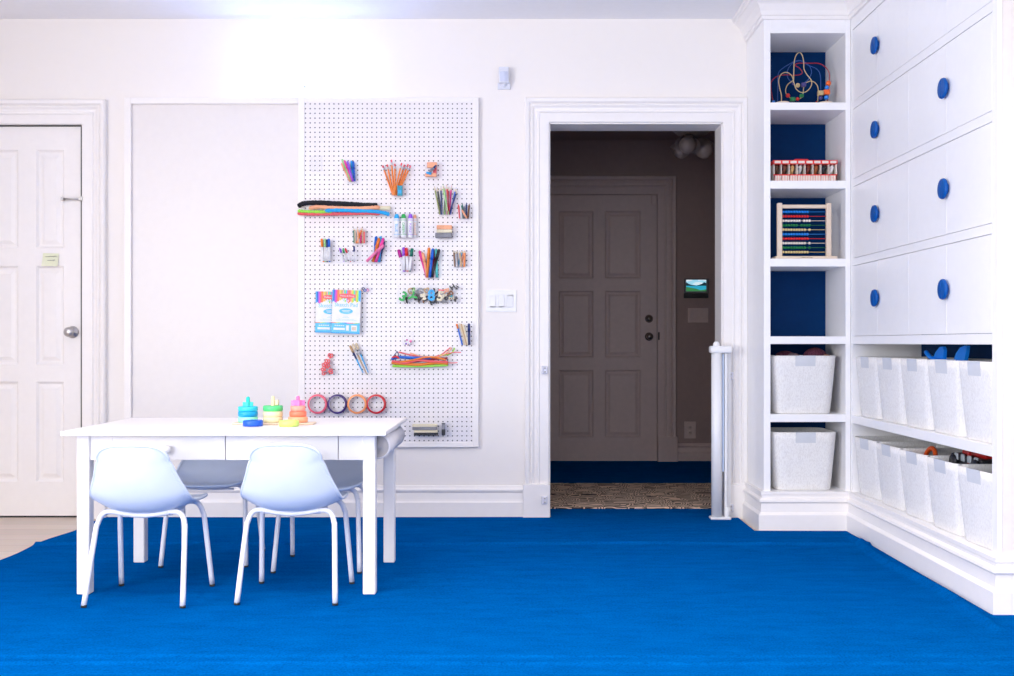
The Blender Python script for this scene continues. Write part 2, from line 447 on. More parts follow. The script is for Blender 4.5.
hdx0 = W(542, 0, YH-.03)[0]; hdx1 = W(657.3, 0, YH-.03)[0]; hdz = W(0, 194.5, YH-.03)[1]
m = MB(HALLT); panel_face(m, hdx0, hdx1-.004, .012, hdz-.004, YH-.03, .03, hp); door2 = struct(m, 'door_2')
for py_, r_, lab in ((318.6, .026, 'deadbolt'), (336.6, .030, 'door_knob')):
    m = MB(BRONZE); kx, kz = W(649.5, py_, YH-.06)
    if lab == 'deadbolt': pr = [(0, -.02), (.020, -.018), (.026, -.008), (.032, 0)]
    else: pr = [(0, -.062), (.020, -.06), (.028, -.048), (.024, -.034), (.012, -.024), (.012, -.008), (.03, -.006), (.033, 0)]
    m.lathe(pr, (kx, YH-.031, kz), 'y', 18)
    m.build(lab, door2)
m = MB(HALLT); cx_, cz_ = W(655, 199, YH-.04); m.box(cx_-.03, cx_+.012, YH-.05, YH-.03, cz_-.04, cz_+.03, .002); m.build('door_sensor', door2)
m = MB(BLACK); kx, kz = W(659, 336, YH-.04); m.box(kx-.006, kx+.006, YH-.036, YH-.02, kz-.03, kz+.03); m.build('strike_plate', door2)
CASH = [(a*1.12, b*1.1+.012) for a, b in CAS]; CASH[0] = (0, 0); CASH[-1] = (.1456, 0)
m = MB(HALLT); casing(m, hdx0, hdx1, 0, hdz, YH, CASH)
px0 = W(657.5, 0, YH-.04)[0]; m.box(px0, px0+.155, YH-.065, YH, 0, W(0, 437, YH-.06)[1], .003); m.box(hdx0-.15, hdx0, YH-.065, YH, 0, .2, .003)
struct(m, 'trim_3')
m = MB(HALLT); sweep(m, [(hdx1+.155, YH), (XR, YH)], [(a, b*.85) for a, b in BASE]); sweep(m, [(-.9, YH), (hdx0-.15, YH)], [(a, b*.85) for a, b in BASE]); struct(m, 'baseboard_hall')
# switch plate, outlet, tablet
def plate(name, label, cat, x0, x1, y0, y1, Y, mt, n, kind):
    a = W(x0, y1, Y-.008); b = W(x1, y0, Y-.008)
    t = thing(name, label, cat, ((a[0]+b[0])/2, Y, a[1]))
    m = MB(mt); m.box(a[0], b[0], Y-.007, Y, a[1], b[1], .0025, 2); m.build('wall_plate', t)
    w = (b[0]-a[0]); h = b[1]-a[1]; cz = (a[1]+b[1])/2
    for i in range(n):
        cx = a[0]+w*(i+.5+(.5-i/(n-1))*.3*(1 if n > 1 else 0))/n if n > 1 else a[0]+w/2
        m = MB(mt, DARK)
        if kind == 'rocker':
            hw, hh = .0165, .033
            m.box(cx-hw, cx+hw, Y-.0085, Y-.006, cz-hh, cz+hh)
            m.quad((cx-hw, Y-.0085, cz-hh), (cx+hw, Y-.0085, cz-hh), (cx+hw, Y-.0085, cz+hh), (cx-hw, Y-.0085, cz+hh))
            v = [(cx-hw+.001, Y-.009, cz+hh-.001), (cx+hw-.001, Y-.009, cz+hh-.001), (cx+hw-.001, Y-.0155, cz-hh+.004), (cx-hw+.001, Y-.0155, cz-hh+.004)]
            if i == n-1: v = [(cx-hw+.001, Y-.0155, cz+hh-.004), (cx+hw-.001, Y-.0155, cz+hh-.004), (cx+hw-.001, Y-.009, cz-hh+.001), (cx-hw+.001, Y-.009, cz-hh+.001)]
            m.quad(*v); lo = [(p[0], Y-.0084, p[2]) for p in v]
            for k in range(4): m.quad(v[k], v[(k+1) % 4], lo[(k+1) % 4], lo[k])
            m.build('rocker_switch', t)
        else:
            for dz in (-.02, .02):
                m.m(0).lathe([(0, -.0095), (.015, -.009), (.017, -.006)], (cx, Y, cz+dz), 'y', 16)
                m.m(1).box(cx-.006, cx-.004, Y-.0102, Y-.008, cz+dz-.002, cz+dz+.006).box(cx+.004, cx+.006, Y-.0102, Y-.008, cz+dz-.002, cz+dz+.006)
            m.build('socket', t)
    return t
plate('light_switch', 'white triple rocker light switch between the pegboard and the doorway', 'light switch', 486, 516.5, 290, 312, YW, WHITE, 3, 'rocker')
plate('light_switch', 'dim triple rocker light switch on the hall wall below the tablet', 'light switch', 688, 708.3, 308, 322.5, YH, HALLT, 3, 'rocker')
plate('wall_outlet', 'dim wall outlet low on the hall wall above the baseboard', 'outlet', 684.3, 695.8, 421.5, 438.5, YH, HALLT, 1, 'socket')
a = W(684.5, 293.3, YH-.03); b = W(709, 278.6, YH-.03)
t = thing('wall_tablet', 'small wall tablet showing a mountain lake in the dark hall', 'tablet', ((a[0]+b[0])/2, YH, a[1]))
m = MB(mat('tablet_grey_frame', (.22, .20, .20), .4)); m.box(a[0], b[0], YH-.03, YH, a[1], b[1], .003); m.build('tablet_body', t)
m = MB(BLACK); c = W(684.2, 298, YH-.03); m.box(a[0]-.002, b[0]-.006, YH-.036, YH, c[1], a[1]-.001, .002); m.build('dock', t)
# screen picture in pieces: sky, mountains, lake, grass
def em(name, c, st): return mat(name, c, .3, emit=c, estr=st, var=.0)
sa = W(686.2, 291.2, YH-.0315); sb = W(706.2, 279.8, YH-.0315); w = sb[0]-sa[0]; h = sb[1]-sa[1]
m = MB(em('screen_sky', (.35, .68, .85), .8), em('screen_cloud', (.8, .9, .95), .8), em('screen_mountain', (.02, .07, .10), .3), em('screen_lake', (.03, .38, .55), .8), em('screen_grass', (.05, .25, .08), .7))
def sp(u, v, dy): return (sa[0]+w*u, YH-.0305-dy, sa[1]+h*v)
def poly(mi, pts, dy): m.mi = mi; m._f([m.bm.verts.new(sp(u, v, dy)) for u, v in pts])
poly(0, [(0, 0), (1, 0), (1, 1), (0, 1)], 0)
poly(1, [(.3, .6), (.45, .75), (.65, .8), (.85, .72), (.7, .55)], .0002); poly(1, [(0, .85), (.2, .9), (.35, 1), (0, 1)], .0002); poly(1, [(.6, .92), (.8, .97), (1, .9), (1, 1), (.6, 1)], .0002)
poly(3, [(0, 0), (1, 0), (1, .5), (0, .5)], .0004)
poly(2, [(0, .48), (0, .78), (.15, .62), (.3, .55), (.5, .5), (.5, .46)], .0006); poly(2, [(.5, .48), (.65, .58), (.8, .66), (.9, .8), (1, .7), (1, .48)], .0006)
poly(4, [(0, 0), (1, 0), (1, .16), (.7, .1), (.5, .22), (.25, .3), (0, .38)], .0008)
m.build('screen', t, recalc=False)
# hall floor
m = MB(CARPET); m.box(-.9, XR, 5.835, YH, 0, .010); o = m.build('carpet'); tag(o, 'dark blue carpet covering the floor of the hall beyond the doorway', 'carpet')
m = MB(mat_rug()); m.box(-.3, 2.0, 5.84, 6.86, .0102, .019, .003); tag(m.build('hall_mat'), 'brown patterned woven mat on the hall floor just past the doorway', 'mat')
# hall ceiling lamp
lx = W(692, 0, 7.0)[0]
GL = mat('unlit_opal_glass', (.42, .33, .30), .35)
t = thing('ceiling_lamp', 'unlit cluster ceiling lamp with round globes in the dark hall', 'ceiling lamp', (lx, 7.0, 2.52))
m = MB(GL); m.lathe([(0, -.215), (.05, -.212), (.10, -.195), (.135, -.16), (.15, -.11), (.14, -.06), (.165, -.02), (.17, 0)], (lx, 7.0, 2.52), 'z', 24); m.build('canopy', t)
for (gx, gz, gy, r) in ((687.6, 145, 6.84, .056), (681.5, 150.5, 7.08, .054), (704, 149.5, 6.96, .06), (699, 147, 7.17, .055)):
    X, Z = W(gx, gz, gy)
    m = MB(GL); m.ball((X, gy, Z), r, 20, 14); g = m.build('globe', t)
    d = (Vector((X, gy, Z))-Vector((lx, 7, 2.47))).normalized(); cpt = Vector((X, gy, Z))
    m = MB(GL); m.cyl(cpt-d*.005, cpt-d*.075, .082, .03, 22, caps=False); m.build('flared_shade', g)
# ------------------------------------------------------------------ carpet of the playroom
XE = 1.606
def carpet():
    m = MB(CARPET); m.sm = True
    nx, ny = 110, 130
    X0, X1, Y0, Y1 = -2.21, XE, .3, 5.575
    def xe(y):   # right edge runs along the cabinet base, with a small wave
        return XE
    def hz(x, y):
        z = .009
        z += .010*math.exp(-((y-4.83-.010*math.sin(x*3))/.020)**2)
        z += .006*math.exp(-((y-3.03)/.012)**2) + .005*math.exp(-((y-3.10)/.01)**2)
        d = X1-x
        if 3.4 < y < 5.0: z += .018*math.exp(-((d-.05-.015*math.sin(y*6))/.022)**2)
        z += .0012*math.sin(x*2.1+y*1.3)*math.sin(y*2.7)
        return max(z, .006)
    xs = [X0+(X1-X0)*i/nx for i in range(nx+1)]
    for k in range(24): xs.append(X1-.14*k/24)
    xs = sorted(set(xs))
    ys = [Y0+(Y1-Y0)*i/ny for i in range(ny+1)]
    for c in (4.83, 3.03, 3.10):
        for k in range(-9, 10): ys.append(c+k*.006)
    ys = sorted(set(ys))
    def lx(y): return .012*math.sin(y*5)+.01*math.sin(y*11+1)
    G = []
    for y in ys:
        row = []
        for x in xs:
            xx = x
            if x < X0+.3: xx = x+lx(y)*(1-(x-X0)/.3)
            row.append(m.bm.verts.new((xx, y, hz(x, y))))
        G.append(row)
    nX, nY = len(xs), len(ys)
    def hidden(x, y): return x > 1.17 and y > 5.165
    for j in range(nY-1):
        for i in range(nX-1):
            if hidden((xs[i]+xs[i+1])/2, (ys[j]+ys[j+1])/2): continue
            m._f([G[j][i], G[j][i+1], G[j+1][i+1], G[j+1][i]])
    m.sm = False
    for j in range(nY-1):
        a, b = G[j][0].co, G[j+1][0].co; m.quad(a, b, (b.x, b.y, .001), (a.x, a.y, .001))
    for (a_, b_) in ((.3, 1.4), (1.4, 2.5), (2.5, 3.58)):
        m.quad((XE-.001, a_, .0088), (2.59, a_, .0088), (2.59, b_, .0088), (XE-.001, b_, .0088))
    # tongue through the doorway
    m.quad((OX0+.01, 5.575, .009), (OX1-.01, 5.575, .009), (OX1-.01, 5.832, .0100), (OX0+.01, 5.832, .0100))
    m.quad((OX0+.01, 5.832, .0100), (OX1-.01, 5.832, .0100), (OX1-.01, 5.832, .001), (OX0+.01, 5.832, .001))
    return m.build('carpet')
tag(carpet(), 'bright blue felt carpet covering the playroom floor under the white table', 'carpet')

# ------------------------------------------------------------------ bookcase column and drawer-front cabinet
CX0, CX1, CY = 1.209, 1.640, 5.207
IX0, IX1 = 1.2423, 1.6147
SH = [(2.126, 2.089), (1.738, 1.699), (1.3515, 1.3125), (.966, .928), (.5795, .541)]
t = thing('bookcase', 'tall narrow white bookcase with deep blue back beside the doorway', 'bookcase', ((CX0+CX1)/2, CY, 0))
m = MB(CABW); m.box(CX0, IX0, CY, YW, 0, 2.56, .0015); m.build('side_panel', t)
m = MB(CABW); m.box(IX1, CX1, CY, YW, 0, 2.56, .0015); m.build('side_panel', t)
m = MB(CABW); m.box(IX0, IX1, CY, YW, 2.470, 2.56); m.build('top_panel', t)
for a, b in SH: m = MB(CABW); m.box(IX0, IX1, CY, 5.56, b, a, .001); m.build('shelf', t)
m = MB(CABW); m.box(IX0, IX1, CY, 5.56, 0, .199); m.build('plinth', t)
m = MB(NAVY); m.box(IX0, IX1, 5.55, 5.59, .199, 2.47); tag(m.build('back_panel', t), 'deep blue back panel')

CF = CX1; CB = 2.02; YE = 3.613
t = thing('storage_cabinet', 'large white built-in cabinet with round blue pulls above two open basket shelves', 'cabinet', (CF+.15, 4.45, 0))
m = MB(CABW); m.box(CF+.0, CB, 5.180, CY-.001, .199, 2.56); m.build('side_panel', t)
m = MB(CABW); m.box(CF, CB, YE, 3.648, .199, 2.56, .0015); m.build('side_panel', t)
m = MB(CABW); m.box(CF, CB, 3.648, 5.18, 2.477, 2.56); m.build('top_panel', t)
rows = [(2.1235, 2.4735), (1.7415, 2.0825), (1.351, 1.701), (.9675, 1.3115)]
for z0, z1 in ((2.0845, 2.1215), (1.703, 1.7395), (1.3135, 1.349)):
    m = MB(CABW); m.box(CF, CB, 3.648, 5.18, z0, z1); m.build('rail', t)
m = MB(CABW); m.box(CF, CB, 3.648, 5.18, .928, .966); m.build('shelf', t)
m = MB(CABW); m.box(CF, CB, 3.648, 5.18, .538, .576); m.build('shelf', t)
m = MB(CABW); m.box(CF, CB, YE, CY, 0, .199); m.build('plinth', t)
m = MB(NAVY); m.box(CB-.04, CB, 3.65, 5.18, .19, 2.49); tag(m.build('back_panel', t), 'deep blue back panel')
seams = [5.179, 4.818, 4.431, 4.037, 3.649]
for z0, z1 in rows:
    for i in range(4):
        y1, y0 = seams[i]-.0006, seams[i+1]+.0006
        m = MB(CABW); m.box(CF+.0005, CF+.02, y0, y1, z0, z1, .0008); d = m.build('door', t)
        # half-moon pull on the meeting edge
        my = seams[1] if i < 2 else seams[3]; sg = 1 if i in (0, 2) else -1
        cz = (z0+z1)/2; R = .040; p = []
        m = MB(KNOB); prof = [(R-.018, .0), (R-.018, .010), (R-.001, .011), (R, .015), (R-.002, .0205), (R-.008, .022), (.001, .022)]
        rings = []
        for r, h in prof:
            rings.append([m.bm.verts.new((CF-h, my+sg*(.0008+max(0, r)*math.cos(a_)), cz+r*math.sin(a_))) for a_ in [-PI/2+PI*k/14 for k in range(15)]])
        m.sm = True
        for A, B in zip(rings, rings[1:]):
            for k in range(14): m._f([A[k], A[k+1], B[k+1], B[k]])
        m.sm = False
        m._f([r_[0] for r_ in rings]+[r_[-1] for r_ in rings][::-1])
        tag(m.build('half_moon_pull', d), 'cobalt blue half-moon pull')
# wall beside the cabinet's near end
m = MB(PIER); m.box(CF+.001, XR+.1, YE-.012, YE, 0, ZC).box(CB+.01, XR+.1, YE, YW, 0, ZC); m.box(XR, XR+.1, YB, YE, 0, ZC)
struct(m, 'wall_right')
m = MB(TRIM); m.box(CF-.002, CF+.014, YE-.014, YE, .19, 2.56, .002); struct(m, 'trim_4')
m = MB(TRIM); sweep(m, [(CX0, YW-.036), (CX0, CY), (CX1, CY), (CX1, YE-.012), (XR, YE-.012)], BASEC); struct(m, 'baseboard_right')
CROWN = [(0, 2.535), (.010, 2.537), (.012, 2.552), (.018, 2.556), (.022, 2.575), (.036, 2.605), (.060, 2.628), (.066, 2.630), (.068, 2.640), (.078, 2.646), (.080, 2.6615), (0, 2.6615)]
m = MB(TRIM); sweep(m, [(CX0, YW), (CX0, CY), (CX1, CY), (CX1, YE-.012), (XR, YE-.012)], CROWN); struct(m, 'trim_5')

# ------------------------------------------------------------------ baskets
def rrect(hx, hy, r, n=5):
    out = []
    for cx, cy, a0 in ((hx-r, hy-r, 0), (-(hx-r), hy-r, PI/2), (-(hx-r), -(hy-r), PI), (hx-r, -(hy-r), 3*PI/2)):
        for k in range(n+1):
            a_ = a0+PI/2*k/n; out.append((cx+r*math.cos(a_), cy+r*math.sin(a_)))
    return out
TABM = mat('grey_label_pocket', (.62, .64, .68), .6)
def make_basket():
    t = bpy.data.objects.new('storage_basket', None); C.objects.link(t)
    H = .29; th = .004
    m = MB(FELT); m.sm = True
    lv = []
    for k in range(9):
        f = k/8; hx = .141+.0225*f**.9; hy = .136+.0225*f**.9
        lv.append((hx, hy, H*f))
    rings = []
    rings.append([m.bm.verts.new((x, y, 0)) for x, y in rrect(.137, .132, .05)])
    for hx, hy, z in lv[0:]: rings.append([m.bm.verts.new((x, y, max(z, .004))) for x, y in rrect(hx, hy, .055)])
    for hx, hy, z in lv[::-1][0:]: rings.append([m.bm.verts.new((x, y, max(z, .008))) for x, y in rrect(hx-th, hy-th, .051)])
    for A, B in zip(rings, rings[1:]):
        n = len(A)
        for k in range(n): m._f([A[k], A[(k+1) % n], B[(k+1) % n], B[k]])
    m._f(rings[0][::-1]); m._f(rings[-1])
    m.build('basket_body', t, local=True)
    m = MB(TABM)
    y = -.1585
    m.quad((-.05, y+.0005, .289), (.05, y+.0005, .289), (.05, y+.005, .238), (-.05, y+.005, .238))
    m.box(-.05, .05, y-.0015, y+.001, .285, .2905)
    for k in range(1): m.quad((-.05, y-.001, .289), (.05, y-.001, .289), (.05, y+.003, .238), (-.05, y+.003, .238))
    tag(m.build('label_pocket', t, local=True), 'grey label pocket')
    return t
b0 = make_basket(); first = [True]
def basket(x, y, z, rz, label, group):
    b = b0 if first[0] else copy_tree(b0); first[0] = False
    b.location = (x, y, z); b.rotation_euler = (0, 0, rz); tag(b, label, 'basket', group); return b
cbx = (W(803.2, 0, 5.24)[0])
basket(cbx+.004, 5.236+.135, .580, 0, 'pale felt basket holding pink plush toys in the narrow bookcase', 'felt baskets in the narrow bookcase')
basket(cbx+.005, 5.233+.135, .1995, 0, 'pale felt basket on the bottom shelf of the narrow bookcase', 'felt baskets in the narrow bookcase')
cents = [5.010, 4.708, 4.407, 4.106, 3.805]
lu = ['farthest pale felt basket on the upper open shelf, nearest the inner corner', 'second felt basket from the corner on the upper open shelf', 'third felt basket from the corner, middle one of the upper open shelf',
      'felt basket with blue fins poking out on the upper open shelf', 'nearest felt basket on the upper open shelf, cut by the cabinet edge']
ll = ['farthest pale felt basket on the lower open shelf, nearest the inner corner', 'empty-looking second felt basket from the corner on the lower open shelf', 'felt basket with an orange ring on the lower open shelf',
      'felt basket with a black and red toy vehicle on the lower open shelf', 'nearest felt basket on the lower open shelf beside the cabinet edge']
for i, y in enumerate(cents):
    basket(1.800, y, .5765, -PI/2+.05*(1 if i % 2 else .6), lu[i], 'felt baskets on the upper open shelf')
    lb = basket(1.796, y, .1995, -PI/2+.06*(.6 if i % 2 else 1), ll[i], 'felt baskets on the lower open shelf'); lb.scale = (1, 1, .955)
# ---- basket contents
PL = mat('burgundy_sequin_plush', (.13, .03, .06), .8, var=.7, vscale=160, bump=.6, bscale=180); PL2 = mat('tan_plush', (.36, .16, .10), .8, var=.2); PG = mat('grey_mauve_plush', (.26, .17, .20), .8, var=.3, vscale=120)
bz = .580
X, Z = W(777+10, 353, 5.38)
t = thing('plush_toy', 'burgundy speckled plush with grey mauve band, left one in the bookcase basket', 'plush toy', (X, 5.38, bz+.2))
m = MB(PL); m.ball((X-.01, 5.38, bz+.262), .058, 18, 12, (1.1, .9, .9)); m.build('body', t)
m = MB(PG); m.ball((X+.022, 5.352, bz+.272), .05, 16, 10, (.85, .8, .62)); m.build('band', t)
m = MB(PL2); m.ball((X+.035, 5.36, bz+.262), .035, 14, 10); m.ball((X-.05, 5.36, bz+.262), .03, 14, 10); m.build('paw', t)
X, Z = W(815, 353, 5.38)
t = thing('plush_toy', 'burgundy speckled plush with tan paw poking out at the right of the bookcase basket', 'plush toy', (X, 5.38, bz+.2))
m = MB(PL); m.ball((X+.0, 5.38, bz+.275), .058, 18, 12, (1.1, .9, .95)); m.build('head', t)
m = MB(PL2); m.ball((X+.045, 5.35, bz+.268), .03, 14, 10); m.build('paw', t)
m = MB(PL); m.ball((X+.058, 5.375, bz+.268), .028, 14, 10); m.build('body', t)
# blue fins (toy plane) in the fourth upper basket
BLF = mat('bright_blue_foam', (.0, .22, .85), .5)
ty = 4.19
t = thing('toy_plane', 'bright blue toy plane fins sticking up from the fourth upper basket', 'toy plane', (1.80, ty, .80))
def fin(pts, y, th, name):
    "outline in (u along world -Y, z) placed at x"
    m = MB(BLF)
    A = [m.bm.verts.new((y, p[0], p[1])) for p in pts]; B = [m.bm.verts.new((y+th, p[0], p[1])) for p in pts]
    m._f(A); m._f(B[::-1]); n = len(pts)
    for i in range(n): m._f([A[i], A[(i+1) % n], B[(i+1) % n], B[i]])
    return m.build(name, t)
def fz(px, py, X_): Y_ = X_*F/(px-VX); return (Y_, CZ-(py-VY)/(F/Y_))
fin([fz(931, 362, 1.74), fz(935.5, 352, 1.74), fz(939.5, 347, 1.74), fz(942.5, 346.5, 1.74), fz(943.6, 350, 1.74), fz(943, 362, 1.74)], 1.74, .014, 'fin')
fin([fz(952, 364, 1.76), fz(956, 353, 1.76), fz(960, 347.5, 1.76), (fz(964.5, 345.6, 1.76)), fz(966.6, 345.8, 1.76), fz(966.2, 351, 1.76), fz(964, 364, 1.76)], 1.76, .014, 'fin')
m = MB(BLF); p = [(1.74, *fz(926, 352, 1.74)), (1.74, *fz(933, 359, 1.74)), (1.74, *fz(946, 361, 1.74))]; m.tube(smooth_path(p, 5), .010, 8); m.build('strut', t)
m = MB(mat('black_plastic', (.02, .02, .03), .4)); yy, zz = fz(948, 361.5, 1.75); m.ball((1.755, yy, zz-.01), .028, 14, 8, (.8, 1.3, .7)); m.build('cockpit', t)
# lower row contents
ORG = mat('orange_red_plastic', (.75, .10, .01), .4); BLK = mat('black_toy_plastic', (.015, .015, .02), .35); RED = mat('toy_red', (.45, .01, .01), .35); SIL = mat('silver_grey_plastic', (.4, .45, .5), .3); WOODL = mat('pale_toy_wood', (.62, .42, .28), .5)
m = MB(ORG); yy, zz = fz(929.5, 459, 1.75)
pts = [(1.75+.012*math.sin(a_), yy+.058*math.cos(a_), zz-.012+.058*math.sin(a_)) for a_ in [2*PI*k/26 for k in range(26)]]
m.tube(pts, .010, 8, closed=True); tag(m.build('toy_ring', merge=.0001), 'orange red toy ring standing in a basket on the lower open shelf', 'toy')
m = MB(mat('orange_toy_plastic', (.9, .28, .02), .4)); yy, zz = fz(917.5, 453.5, 1.77); m.box(1.75, 1.80, yy-.03, yy+.03, zz-.04, zz+.006, .006); tag(m.build('toy_block', None), 'small orange toy piece beside the orange red ring in a lower basket', 'toy block')
vy = 4.115
t = thing('toy_vehicle', 'black and dark red toy vehicle lying in the fourth lower basket', 'toy vehicle', (1.80, vy, .45))
m = MB(BLK); m.box(1.74, 1.86, vy-.15, vy+.13, .452, .492, .008, 2); m.build('chassis', t)
m = MB(RED); m.box(1.765, 1.85, vy-.13, vy+.08, .492, .508, .005, 2); m.box(1.738, 1.746, vy-.05, vy-.035, .465, .51); m.build('roof', t)
for k in range(4):
    m = MB(SIL); m.box(1.734, 1.742, vy-.13+k*.06, vy-.10+k*.06, .468, .497, .003); m.build('window', t)
for k in range(2):
    m = MB(BLK); m.lathe([(0, -.008), (.028, -.008), (.032, 0), (.028, .012), (0, .012)], (1.732, vy-.12+k*.2, .458), 'x', 16); m.build('wheel', t)
m = MB(WOODL); yy, zz = fz(946, 460, 1.75); m.lathe([(0, -.03), (.02, -.03), (.024, -.01), (.024, .03), (0, .034)], (1.745, yy, zz-.012), 'y', 16); tag(m.build('wooden_cylinder'), 'pale wooden cylinder block beside the black and red toy vehicle', 'toy block')

# ------------------------------------------------------------------ bead maze
BW = mat('pale_beech', (.74, .60, .47), .45); WY = mat('cream_wire', (.55, .42, .22), .35); WB = mat('blue_wire', (.01, .08, .35), .35); WR = mat('red_wire', (.35, .005, .02), .35)
BR = mat('bead_red', (.55, .02, .02), .35); BG = mat('bead_green', (.01, .17, .05), .35); BB = mat('bead_blue', (.02, .22, .75), .35); BO = mat('bead_orange', (.85, .14, .02), .35); BN = mat('bead_natural', (.55, .42, .22), .4); BV = mat('bead_violet', (.06, .05, .22), .4)
SZ = 2.126
def q(px, py, Y): X, Z = W(px, py, Y); return (X, Y, max(Z, SZ+.006))
t = thing('bead_maze', 'wooden bead maze with looping cream, blue and red wires on the top shelf', 'toy', (1.43, 5.36, SZ))
m = MB(BW); m.box(1.262, 1.555, 5.30, 5.40, SZ+.0005, SZ+.008, .003)
for cx_, cy_ in ((782.5, 5.27), (825.5, 5.27)):
    X, _ = W(cx_, 0, cy_); m.lathe([(0, 0.0005), (.034, .0005), (.036, .006), (.034, .014), (0, .015)], (X, cy_, SZ), 'z', 24)
m.build('base', t)
Z7 = 10.4
def zz(pts, Y, Yv=None): # zoom coords (760,45, scale 10.4)
    return [q(760+a/Z7, 45+b/Z7, Y if Yv is None else Yv[i]) for i, (a, b) in enumerate(pts)]
wires = [
 ('cream', WY, zz([(222, 590), (222, 520), (203, 440), (195, 360), (225, 300), (280, 285), (330, 320), (350, 380), (372, 450), (420, 490), (480, 485), (530, 430), (535, 370), (490, 310), (458, 250), (455, 180), (440, 110), (412, 78), (380, 100), (358, 160), (352, 250), (350, 350), (345, 390)], 5.27)),
 ('blue', WB, zz([(183, 600), (185, 450), (190, 300), (240, 240), (330, 185), (400, 160), (470, 180), (520, 230), (535, 290), (500, 360), (450, 400), (440, 420)], 5.36)),
 ('blue', WB, zz([(330, 390), (290, 340), (285, 270), (330, 200), (420, 165), (500, 210), (590, 250), (628, 320), (632, 480)], 5.38)),
 ('red', WR, zz([(140, 600), (125, 530), (112, 430), (120, 380), (170, 330), (260, 310), (350, 315), (410, 310), (440, 285), (410, 240), (365, 210), (400, 190), (500, 190), (610, 192), (680, 230), (718, 290), (722, 390), (700, 590)], 5.35)),
 ('cream', WY, zz([(350, 365), (290, 410), (268, 460), (275, 510), (330, 560), (390, 570), (440, 530), (455, 440), (470, 400), (530, 375), (580, 400), (605, 460), (600, 590)], 5.32)),
]
for n_, mm, pts in wires:
    m = MB(mm); m.tube(smooth_path(pts, 5), .0023, 6); m.build('wire', t)
beads = [(290, 525, 22, BR, 0), (340, 565, 24, BG, 1), (390, 562, 19, BR, 0), (432, 528, 20, BG, 1), (393, 420, 24, BN, 0), (452, 415, 24, BV, 1), (345, 402, 14, BV, 0), (712, 398, 27, BO, 0), (695, 443, 23, BB, 0), (692, 492, 30, BO, 1), (690, 545, 24, BB, 0),
         (628, 502, 28, BN, 1), (630, 550, 20, BV, 0), (140, 592, 18, BB, 0), (588, 590, 8, BR, 0)]
for a_, b_, r, mm, sq in beads:
    X, Y, Z = q(760+a_/Z7, 45+b_/Z7, 5.315 if a_ > 200 else 5.32); r = r/Z7/197
    Z = max(Z, SZ+.009+r) if 5.30 < Y and X < 1.555 else Z
    m = MB(mm)
    if sq: m.box(X-r, X+r, Y-r, Y+r, Z-r*.85, Z+r*.85, r*.25, 2)
    else: m.ball((X, Y, Z), r, 14, 10)
    m.build('bead', t)
# ------------------------------------------------------------------ toy stable with horses
SZ = 1.738
CRM = mat('cream_painted_wood', (.78, .70, .62), .5); SRED = mat('bright_red_paint', (.72, .02, .02), .4)
Ys = 5.25; xa, _ = W(773.5, 0, Ys); xb, _ = W(837, 0, Ys); sc = F/Ys
def zy(py): return W(0, py, Ys)[1]
t = thing('toy_stable', 'cream and red wooden toy stable with eight stalls on the second shelf', 'toy', ((xa+xb)/2, Ys+.06, SZ))
m = MB(CRM, SRED); zl0, zl1 = SZ+.0005, zy(175)
m.box(xa, xb, Ys, Ys+.006, zl0, zl1); m.m(1)
for k in range(25): x_ = xa+.006+(xb-xa-.012)*k/24; m.box(x_-.0008, x_+.0008, Ys-.0008, Ys, zl0, zl1)
m.box(xa-.001, xb+.001, Ys-.002, Ys+.002, zl1-.002, zl1+.003); m.build('slatted_front', t)
m = MB(CRM); m.box(xa, xb, Ys+.11, Ys+.116, zl0, zl1).box(xa, xb, Ys, Ys+.116, SZ+.0005, SZ+.004); m.build('back_wall', t)
for x_ in (xa+.003, xb-.003): m = MB(CRM); m.box(x_-.0025, x_+.0025, Ys+.0, Ys+.116, zl0, zy(161)); m.build('end_wall', t)
for k in range(1, 8):
    x_ = xa+(xb-xa)*k/8; m = MB(CRM); m.box(x_-.0014, x_+.0014, Ys, Ys+.11, SZ+.004, zy(164)); m.build('stall_divider', t)
m = MB(CRM, SRED); zt0, zt1 = zy(164.2), zy(160.2)
m.m(1).box(xa-.002, xb+.002, Ys-.004, Ys+.12, zt0, zt1, .001); m.m(0)
for k in range(8):
    x_ = xa+(xb-xa)*(k+.5)/8; m.box(x_-.0155, x_+.0155, Ys-.0052, Ys-.0035, zt0+.004, zt1-.004)
m.build('roof_band', t)
m = MB(SRED); x_ = (xa+xb)/2-.01; m.box(x_-.035, x_+.035, Ys+.03, Ys+.06, zt1, zt1+.012, .003); m.build('carry_handle', t)
hc = [('dark brown', (.10, .035, .015)), ('reddish brown with a navy saddle', (.16, .04, .02)), ('tan', (.62, .36, .14)), ('pale grey', (.62, .60, .58)), ('chestnut', (.20, .03, .015)), ('copper brown', (.36, .10, .03)), ('black', (.02, .02, .025)), ('white', (.85, .84, .82))]
